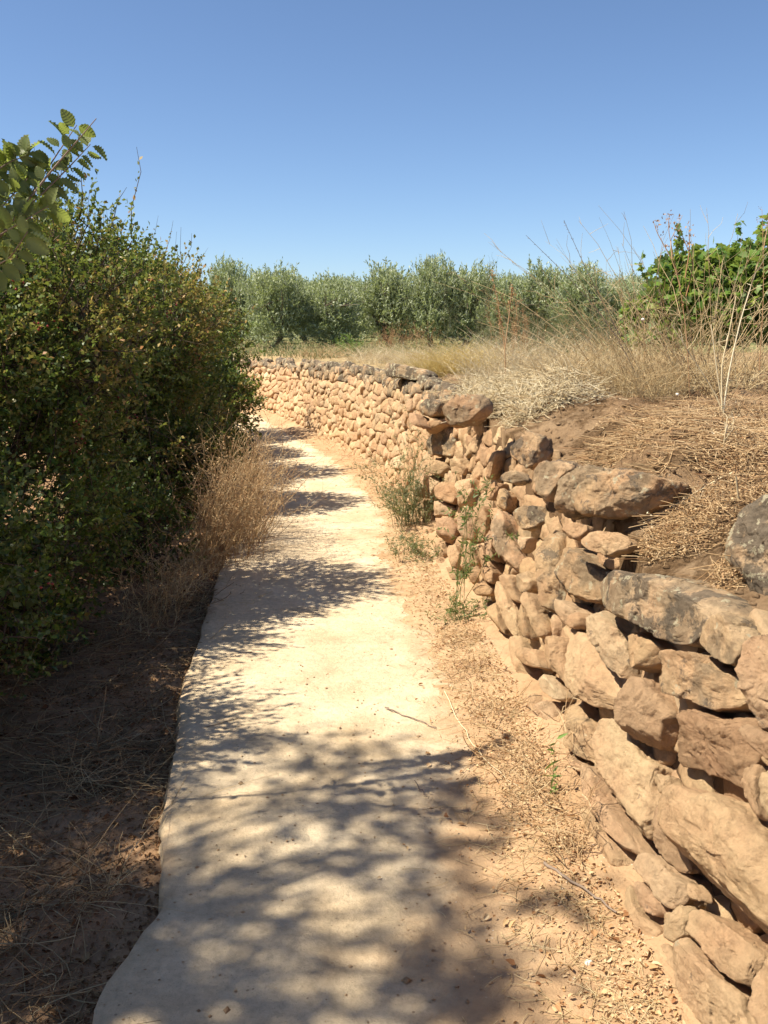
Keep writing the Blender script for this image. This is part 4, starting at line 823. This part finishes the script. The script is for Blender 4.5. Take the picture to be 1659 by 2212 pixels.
mat_heap('dead_plant_tangle', 'tangle of bleached dead stems in front of the dark cracked boulder', 'straw', [(*onxy(*p), r) for *p, r in ((1560, 1120, .16), (1600, 1050, .2), (1480, 1170, .12), (1640, 1000, .2), (1590, 1250, .07), (1430, 1190, .08))], 800, wallz, M_STRAWR, .06, (.03, .18), .0011, 4200, 54, .35)
mat_heap('dead_plant_tangle', 'fine dry stems lying over the bare brown bank', 'straw', [(1.5, 4.6, .45), (2.1, 4.6, .6), (1.4, 4.1, .35), (2.3, 5.3, .7), (3.1, 5.4, .7), (1.25, 3.5, .3), (1.7, 3.8, .4), (1.1, 4.3, .2)], 2600, wallz, M_STRAWR, .03, (.04, .25), .0013, 7000, 55, .15)
mat_heap('straw_scatter', 'dry straw lying along the field edge above the far wall', 'straw', [(1.0, 8.4, .6), (1.8, 8.2, .9), (3.0, 8.5, 1.1), (.6, 11, .7), (1.5, 10.8, .9), (4.2, 8, 1.2)], 1500, wallz, M_STRAW, .05, (.08, .4), .002, 2500, 56, .25)
mat_heap('dry_brush', 'dead brush heaped against the foot of the near wall', 'straw', [(.50, 2.85, .13), (.47, 3.25, .15), (.45, 3.65, .13), (.52, 3.05, .12), (.40, 4.1, .14), (.38, 4.5, .12), (.56, 2.6, .08)], 420, wallz, M_STRAWR, .07, (.04, .18), .0012, 1500, 57, .5)
# foot of the wall: fallen leaves and straw too many to count
rg = np.random.default_rng(77); n = 9000; y = 1.7 + 12 * rg.random(n) ** 1.5; xb = np.interp(y, LINE[:, 1], LINE[:, 0]); x = xb - np.abs(rg.normal(size=n)) * .16 - .01
k = (x > leftx(y)); x, y = x[k], y[k]; z = np.maximum(gz(x, y), 0.004) + .004; l = rg.uniform(.004, .017, len(x)) * (1 + 1.1 * (rg.random(len(x)) < .04)); d = rnd_dirs(len(x)); d[:, 2] *= .45
o = mesh_obj('fallen_leaves', *leaves(np.stack([x, y, z], 1), d, rnd_dirs(len(x), 1.2), l, l * .55, .3, .2), M_LITTER); tag(o, 'dry leaf litter along the foot of the stone wall', None, None, 'stuff')
n = 2800; y = 1.7 + 9 * rg.random(n) ** 1.4; xb = np.interp(y, LINE[:, 1], LINE[:, 0]); x = xb - .05 - np.abs(rg.normal(size=n)) * .17; z = np.maximum(gz(x, y), .003) + .004
L_ = rg.uniform(.02, .12, n); d = rg.normal(size=(n, 3)); d[:, 2] *= .06; d = norm(d); t = np.linspace(-.5, .5, 4); P = np.stack([x, y, z], 1)[:, None] + d[:, None] * (L_[:, None] * t)[..., None] + rg.normal(size=(n, 1, 3)) * np.array([.4, .4, .05]) * (L_[:, None] * t ** 2)[..., None]
o = mesh_obj('straw_litter', *tubes(P, np.full((n, 4), .0009)), M_STRAW); tag(o, 'short bits of straw scattered on the path\'s dusty side', None, None, 'stuff')
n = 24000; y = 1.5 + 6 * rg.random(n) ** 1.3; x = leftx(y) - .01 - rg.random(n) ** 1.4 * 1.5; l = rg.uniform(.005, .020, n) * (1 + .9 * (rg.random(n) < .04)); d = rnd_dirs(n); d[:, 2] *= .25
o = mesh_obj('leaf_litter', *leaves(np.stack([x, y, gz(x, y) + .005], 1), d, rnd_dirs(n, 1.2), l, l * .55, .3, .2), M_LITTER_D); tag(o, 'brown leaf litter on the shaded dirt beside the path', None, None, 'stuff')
# pebbles
n = 2200; y = 1.5 + 8 * rg.random(n) ** 1.3; lx_ = leftx(y); rx_ = np.interp(y, LINE[:, 1], LINE[:, 0]); tt = rg.random(n) ** .5; x = lx_ - .5 + (rx_ - lx_ + .45) * tt; z = np.where(x > lx_, np.maximum(gz(x, y), .0), gz(x, y))
ico = norm(np.array([(1, 0, 0), (-1, 0, 0), (0, 1, 0), (0, -1, 0), (0, 0, .8), (0, 0, -.8)], float)); fc = np.array([(0, 2, 4), (2, 1, 4), (1, 3, 4), (3, 0, 4), (2, 0, 5), (1, 2, 5), (3, 1, 5), (0, 3, 5)])
s3 = rg.uniform(.6, 1.4, (n, 1, 3)) * (rg.uniform(.0015, .006, n) * (1 + 1.2 * (rg.random(n) < .06)))[:, None, None]; V = (np.stack([x, y, z], 1)[:, None] + ico[None] * s3 * np.array([1, 1, .6])).reshape(-1, 3)
o = mesh_obj('gravel', V, (np.arange(n)[:, None, None] * 6 + fc).reshape(-1, 3), M_STONE, None, True, {'lichen': np.zeros(len(V))}); tag(o, 'tiny pebbles strewn over path and dirt', None, None, 'stuff')
# clods on the bank
n = 14000; x = .8 + 4.5 * rg.random(n) ** 1.3; y = 2 + 8 * rg.random(n); _, bb2 = None, None; zz_, d_, b_ = ground_z(x, y); k = b_ > .06; x, y, zz_ = x[k], y[k], zz_[k]; n = len(x)
s3 = rg.uniform(.6, 1.4, (n, 1, 3)) * (.003 + .019 * rg.random(n) ** 3)[:, None, None]; V = (np.stack([x, y, zz_], 1)[:, None] + ico[None] * s3 * np.array([1, 1, .7])).reshape(-1, 3)
o = mesh_obj('earth_clods', V, (np.arange(n)[:, None, None] * 6 + fc).reshape(-1, 3), M_GROUND, None, True, {'bank': np.ones(len(V)), 'far': np.zeros(len(V)), 'litter': np.zeros(len(V))}); tag(o, 'crumbly brown clods on the bank behind the wall', None, None, 'stuff')

# ---- green weeds
def weed(name, label, x, y, z, n, h, spread, leafL, mat, per=14, lw=.28, lean=(0, 0, 1), rx=.05, seed=1, r=.0016, sh=0, sl=(.05, .12)):
    rg = np.random.default_rng(seed); a = rg.uniform(0, 2 * math.pi, n); q = np.sqrt(rg.random(n)) * rx; bx = x + q * np.cos(a); by = y + q * np.sin(a)
    P, R = stalks(bx, by, np.full(n, z), n, h, lean, spread, .15, r, 8, .1, 3, rg); o = empty(name, (x, y, z), label, 'weed'); mesh_obj('stems', *tubes(P, R), mat, o)
    S = P
    if sh:
        Q, Rq = side_shoots(P, sh, sl, r * .5, rg, .2, .8); mesh_obj('side_stems', *tubes(Q, Rq), mat, o); S = Q
    B = S[:, :-1].reshape(-1, 3); E = S[:, 1:].reshape(-1, 3); k = rg.integers(0, len(B), per * len(S)); f = rg.random(len(k))[:, None]; c = B[k] * (1 - f) + E[k] * f
    d = norm(E[k] - B[k]) * .5 + rg.normal(size=(len(k), 3)) * .6; l = leafL * rg.uniform(.6, 1.3, len(k)); mesh_obj('leaves', *leaves(c, d, rnd_dirs(len(k), .8), l, l * lw, .1, .15), mat, o); return o
weed('grey_green_weed', 'large grey green weed mass at the wall foot by the corner', .20, 7.3, -.02, 60, (.3, .68), .20, .022, M_GWEED, 16, .25, (-.05, -.1, 1), .16, 81, .002, 240, (.08, .2))
weed('grey_green_weed', 'thin tall grey green weed climbing beside the wall\'s corner', .26, 7.6, 0, 12, (.7, 1.1), .08, .02, M_GWEED, 14, .25, (.02, 0, 1), .10, 82, .0018, 60, (.06, .16))
weed('grey_green_weed', 'low trailing weed along the wall foot nearer than the big grey green mass', .27, 6.3, -.02, 34, (.15, .32), .5, .02, M_GWEED, 12, .28, (-.1, -.1, 1), .20, 83, .0016, 110, (.05, .12))
weed('leafy_green_shoot', 'leafy green shoot growing up the face of the near wall', .40, 5.0, .05, 10, (.55, .95), .12, .030, M_WEED, 14, .30, (.10, -.02, 1), .07, 84, .0018, 36, (.08, .2))
weed('green_tuft', 'small bright green tuft at the wall foot below the leafy shoot', .42, 4.85, 0, 22, (.08, .2), .45, .018, M_WEED, 10, .3, (-.1, -.1, 1), .05, 85, .0013, 60, (.03, .08))
weed('green_seedling', 'single green seedling with lance leaves at the foot of the near wall', .565, 2.92, .0, 1, (.24, .25), .02, .045, M_FRESH, 22, .26, (-.02, -.03, 1), .001, 86, .0022)
weed('pale_shoot', 'pale leafy shoot catching light low on the hedge face', -1.62, 4.9, .55, 9, (.25, .5), .35, .034, M_FRESH, 14, .5, (.3, -.3, .8), .12, 87, .002, 16, (.08, .18))
weed('grey_green_weed', 'pale green weed on the field edge beyond the wall\'s bend', -.75, 19.3, 1.0, 30, (.25, .5), .3, .04, M_FRESH, 14, .3, (0, 0, 1), .3, 88, .003, 60, (.08, .2))
weed('green_tuft', 'sparse green weeds standing on the soil ridge before the grapevines', 4.6, 8.8, 1.3, 40, (.15, .35), .35, .03, M_WEED, 12, .4, (0, 0, 1), .9, 89, .002, 80, (.04, .12))
# ---- twigs
def ground_stick(label, px, r, zo=.008, mat=M_TWIG, name='fallen_twig'):
    q = np.array([onz(u, v, 0) for u, v in px]); tt = np.linspace(0, len(q) - 1, 14); q = np.stack([np.interp(tt, np.arange(len(q)), q[:, k]) for k in range(3)], 1); q[:, 2] = np.maximum(gz(q[:, 0], q[:, 1]), 0) + zo
    q[1:-1] += RNG.normal(size=(12, 3)) * np.array([.004, .004, .002]); o = mesh_obj(name, *tubes(q[None], np.linspace(r, r * .5, 14)[None], 6), mat, None, True); tag(o, label, 'twig')
ground_stick('thin knotty twig lying on the pale concrete', [(832, 1532), (850, 1540), (900, 1558), (942, 1576)], .0035)
ground_stick('longer grey twig lying on orange dirt by the near wall', [(1175, 1885), (1230, 1920), (1285, 1965), (1330, 2000)], .005)
ground_stick('long pale straw stem crossing the littered verge', [(960, 1500), (1000, 1580), (1040, 1640), (1120, 1720)], .0022, .01, M_PALE)
ground_stick('short dark twig in the tree\'s shadow on the dirt', [(895, 1690), (915, 1715), (925, 1730)], .002)
# pebble and snail shells
def ball(name, label, cat, c, r, mat, sq=(1, 1, .8), seed=1):
    th = np.linspace(0, 2 * math.pi, 14, endpoint=False); poly = np.stack([np.cos(th), np.sin(th)], 1) * r
    W, F = stone(poly, np.asarray(c), np.array([1., 0, 0]), np.array([0, 1., 0]), np.array([0, 0, 1.]), r * sq[2], r * sq[2], seed, 16, 10, .95, .5, 1, 0)
    tag(mesh_obj(name, W, F, mat, None, True, {'lichen': np.zeros(len(W))}), label, cat)
ball('pebble', 'small white pebble alone on the orange dirt', 'pebble', onz(1271, 2080, .012), .011, M_SHELL)
ball('snail_shell', 'snail shell stuck on a stalk before the grapevines', 'shell', aty(1389, 690, 5.6), .011, M_SHELL, seed=2)
ball('snail_shell', 'snail shell in the straw below the stalk fan', 'shell', aty(1463, 852, 5.0), .009, M_SHELL, seed=3)

# ---- olive grove
def olive(seed, w, h, lean):
    rg = np.random.default_rng(seed); root = empty('olive_tree', (0, 0, 0), '', 'olive tree', 'olive trees of the grove'); fork = np.array([lean * .5, 0, .45]); ls = [limb((-lean * .4, 0, -.1), fork, .11, .08, 6, .15)]; tips = []
    for a in range(5):
        an = a * 1.256 + rg.uniform(-.4, .4); e = fork + np.array([math.cos(an) * w * .32, math.sin(an) * w * .32, h * rg.uniform(.3, .5)]); ls.append(limb(fork, e, .05, .02, 6, .15)); tips.append(e)
        for _ in range(3): e2 = e + rnd_dirs(1, .7)[0] * w * .3; ls.append(limb(e, e2, .02, .006, 5, .15)); tips.append(e2)
    mesh_obj('trunk', *cat_mesh(ls), M_OBARK, root, True)
    L = []
    for k in range(20):
        a = rg.uniform(0, 6.28); zz = rg.uniform(.16, .92); s = (1 - abs(zz - .5) ** 2 * 2.2) * rg.uniform(.25, .8); L.append((math.cos(a) * w * .46 * s, math.sin(a) * w * .46 * s, h * zz, rg.uniform(.2, .32) * w))
    L.append((0, 0, h * .5, w * .42)); L.append((0, 0, h * .68, w * .34)); L = np.array(L); n = 1500; k = rg.choice(len(L), n, p=L[:, 3] ** 2 / (L[:, 3] ** 2).sum()); d = norm(rg.normal(size=(n, 3)))
    B = L[k, :3] + d * (L[k, 3] * rg.random(n) ** .3)[:, None]; B = B[B[:, 2] > h * .10]; D = norm(norm(B - np.array([0, 0, h * .4])) * .7 + rg.normal(size=B.shape) * .35 + np.array([0, 0, .75])); Ln = rg.uniform(.15, .42, len(B))
    P, dd_ = along(B, D, Ln, 12); l = rg.uniform(.06, .13, len(P)); mesh_obj('crown', *kites(P, dd_ + np.array([0, 0, .3]), l, l * .30, .05), M_OLIVE, root); return root
protos = [olive(200 + i, w, h, ln) for i, (w, h, ln) in enumerate([(2.0, 2.2, .5), (1.75, 2.2, -.3), (1.6, 2.25, .3), (1.9, 2.0, -.4)])]
def tree_at(proto, first, x, y, z, s, rz, label, group):
    r = proto if first else proto.copy()
    if not first:
        COL.objects.link(r)
        for ch in proto.children: c = ch.copy(); COL.objects.link(c); c.parent = r
    r.location = (x, y, z); r.rotation_euler.z = rz; r.scale = (s * RNG.uniform(.9, 1.12), s * RNG.uniform(.9, 1.12), s * RNG.uniform(.86, 1.13)); r['label'] = label; r['group'] = group
front = [(598, 27, 0, .93, 'silvery olive tree with a leaning dark trunk, just right of the hedge'), (722, 27.5, 1, .97, 'brightest silvery olive tree, second right of the hedge'), (838, 28.5, 2, 1.05, 'pointed dark green olive tree, third right of the hedge'), (930, 28, 3, .97, 'narrow olive tree behind the golden grass clump'),
         (1005, 28, 0, .92, 'olive tree above the pale straw clump'), (1085, 27.5, 1, .92, 'olive tree behind the rust red dock stalks'), (1165, 28, 2, .97, 'olive tree under the arching thorny shoot\'s tip'), (1248, 27, 3, 1.0, 'olive tree left of the grapevines, behind the stalk fan'), (1335, 28, 0, .93, 'olive tree partly hidden by the grapevines'), (505, 28.5, 3, .95, 'olive tree peeping past the end of the hedge')]
used = set()
for i, (u, y, pi, s, lab) in enumerate(front):
    p = onz(u, 760, 1.0) * 0 + np.array([(u - 829.5) / FPX * y * 1.0, y, 1.0]); tree_at(protos[pi], pi not in used, p[0], y, .97, s, i * 1.7 if i else 0.15, lab, 'olive trees of the grove'); used.add(pi)
i = 0
for row, (y, sp, u0, u1) in enumerate([(34, 96, 470, 1460), (42, 88, 480, 1500), (54, 72, 480, 1520)]):
    for u in np.arange(u0, u1, sp):
        i += 1; uu = u + random.uniform(-14, 14); tree_at(protos[i % 4], False, (uu - 829.5) / FPX * y, y + random.uniform(-1, 1), .97, (1.0, 1.12, 1.32)[row] * random.uniform(.9, 1.08), i * 2.1, 'olive tree in the rows farther back, seen between the front ones', 'olive trees in the back rows')
# ---- grapevines
def vine_leaf(c, D, N, L):
    D = norm(D); S = norm(np.cross(D, N)); U = np.cross(S, D); o = np.array([(0, 0), (.28, -.12), (.5, .12), (.36, .3), (.56, .55), (.26, .62), (0, 1.0), (-.26, .62), (-.56, .55), (-.36, .3), (-.5, .12), (-.28, -.12)])
    cen = c + D * L[:, None] * .35; V = [cen]
    for a, b in o: V.append(c + S * (L * a)[:, None] + D * (L * b)[:, None] - U * (L * (.12 + .25 * abs(a)))[:, None] * .5)
    V = np.stack(V, 1).reshape(-1, 3); i = np.arange(len(c))[:, None, None] * 13; k = np.arange(0, 12, 2); f = np.stack([0 * k, 1 + k, 1 + (k + 1) % 12, 1 + (k + 2) % 12], 1); return V, (i + f).reshape(-1, 4)
def vine(label, x, y, z, w, h, n, seed, sh):
    rg = np.random.default_rng(seed); root = empty('grapevine', (x, y, z), label, 'grapevine', 'grapevines on the terrace'); L = []
    for k in range(13): a = rg.uniform(-1, 1); L.append((x + a * w * .42, y + rg.uniform(-.3, .3), z + h * rg.uniform(.25, .80), rg.uniform(.28, .42) * w * .7))
    L = np.array(L); k = rg.choice(len(L), n); d = norm(rg.normal(size=(n, 3))); c = L[k, :3] + d * (L[k, 3] * rg.random(n) ** .25 * (1 + .2 * perlin(d * 3 + k[:, None], seed)))[:, None]; c = c[c[:, 2] > z + .18]
    lv = [vine_leaf(c, norm(c - np.array([x, y, z + h * .4])) * .4 + rg.normal(size=c.shape) * .4 + np.array([0, 0, -.5]), rnd_dirs(len(c), .9), rg.uniform(.07, .14, len(c)))]
    st = []
    for _ in range(sh):
        b = L[rg.integers(len(L))][:3] + np.array([0, 0, .2]); D = norm(np.array([rg.normal() * .35, 0, 1])); q = b + D * np.linspace(0, rg.uniform(.45, .8), 8)[:, None] + np.cumsum(rg.normal(size=(8, 3)), 0) * .02; st.append(tubes(q[None], np.linspace(.006, .002, 8)[None], 3))
        cc_ = np.repeat(q[2:], 3, 0) + rg.normal(size=(18, 3)) * .02; lv.append(vine_leaf(cc_, rg.normal(size=cc_.shape) + np.array([0, 0, -.2]), rnd_dirs(18, .8), rg.uniform(.05, .10, 18)))
    mesh_obj('foliage', *cat_mesh(lv), M_VINE, root); st += [limb((x, y, z - .05), (x + .05, y, z + .6), .05, .035, 7, .15)] and st
    mesh_obj('canes', *cat_mesh(st), M_TWIG, root); mesh_obj('trunk', *limb((x, y, z - .08), (x + .08, y, z + .7), .05, .03, 8, .12), M_BARK, root, True)
vine('grapevine with the tallest upright shoots, at the photo\'s right edge', 6.1, 13.4, 1.2, 2.7, 1.88, 9500, 301, 12)
vine('low grapevine behind the dead umbel skeleton, left of the tallest one', 4.95, 13.6, 1.2, 1.8, 1.45, 5500, 302, 7)
vine('smallest grapevine, dark green, behind the stalk fan', 4.2, 14.2, 1.18, 1.0, 1.0, 1500, 303, 4)
vine('grapevine half outside the photo behind the pale splaying stalks', 7.5, 13.4, 1.22, 2.2, 1.9, 3000, 304, 6)
# ---- field grass
rg = np.random.default_rng(91); n = 15000; y = 17.5 + 16 * rg.random(n) ** 1.3; x = (rg.random(n) - .42) * y * .9; z0_, d_, b_ = ground_z(x, y); k = (b_ > .35) & (x < 7) & (fbm(np.stack([x * .5, y * .5, x * 0], 1), 5, 2) > -.25); x, y, z0_ = x[k], y[k], z0_[k]
P, R = stalks(x, y, z0_, len(x), (.10, .30), (0, 0, 1), .35, .4, .006, 4, 0, 3, rg); m = rg.random(len(x)) < .6
tag(mesh_obj('green_field_grass', *tubes(P[m], R[m]), M_WEED), 'thin green grass under and before the olive trees', None, None, 'stuff'); tag(mesh_obj('dry_field_grass', *tubes(P[~m], R[~m]), M_STRAW), 'dry grass of the field edge above the far wall', None, None, 'stuff')
n = 5000; y = 8.5 + 10 * rg.random(n); x = -2 + 8 * rg.random(n); z0_, d_, b_ = ground_z(x, y); k = (b_ > .12) & (fbm(np.stack([x * .9, y * .9, x * 0], 1), 8, 2) > -.05); x, y, z0_ = x[k], y[k], z0_[k]
P, R = stalks(x, y, z0_, len(x), (.06, .24), (0, 0, 1), .5, .5, .0032, 5, 0, 3, rg); tag(mesh_obj('dry_bank_grass', *tubes(P, R), M_STRAW), 'short dry grass on the terrace beyond the near bank', None, None, 'stuff')
print('verts', sum(len(o.data.vertices) for o in bpy.data.objects if o.type == 'MESH'))
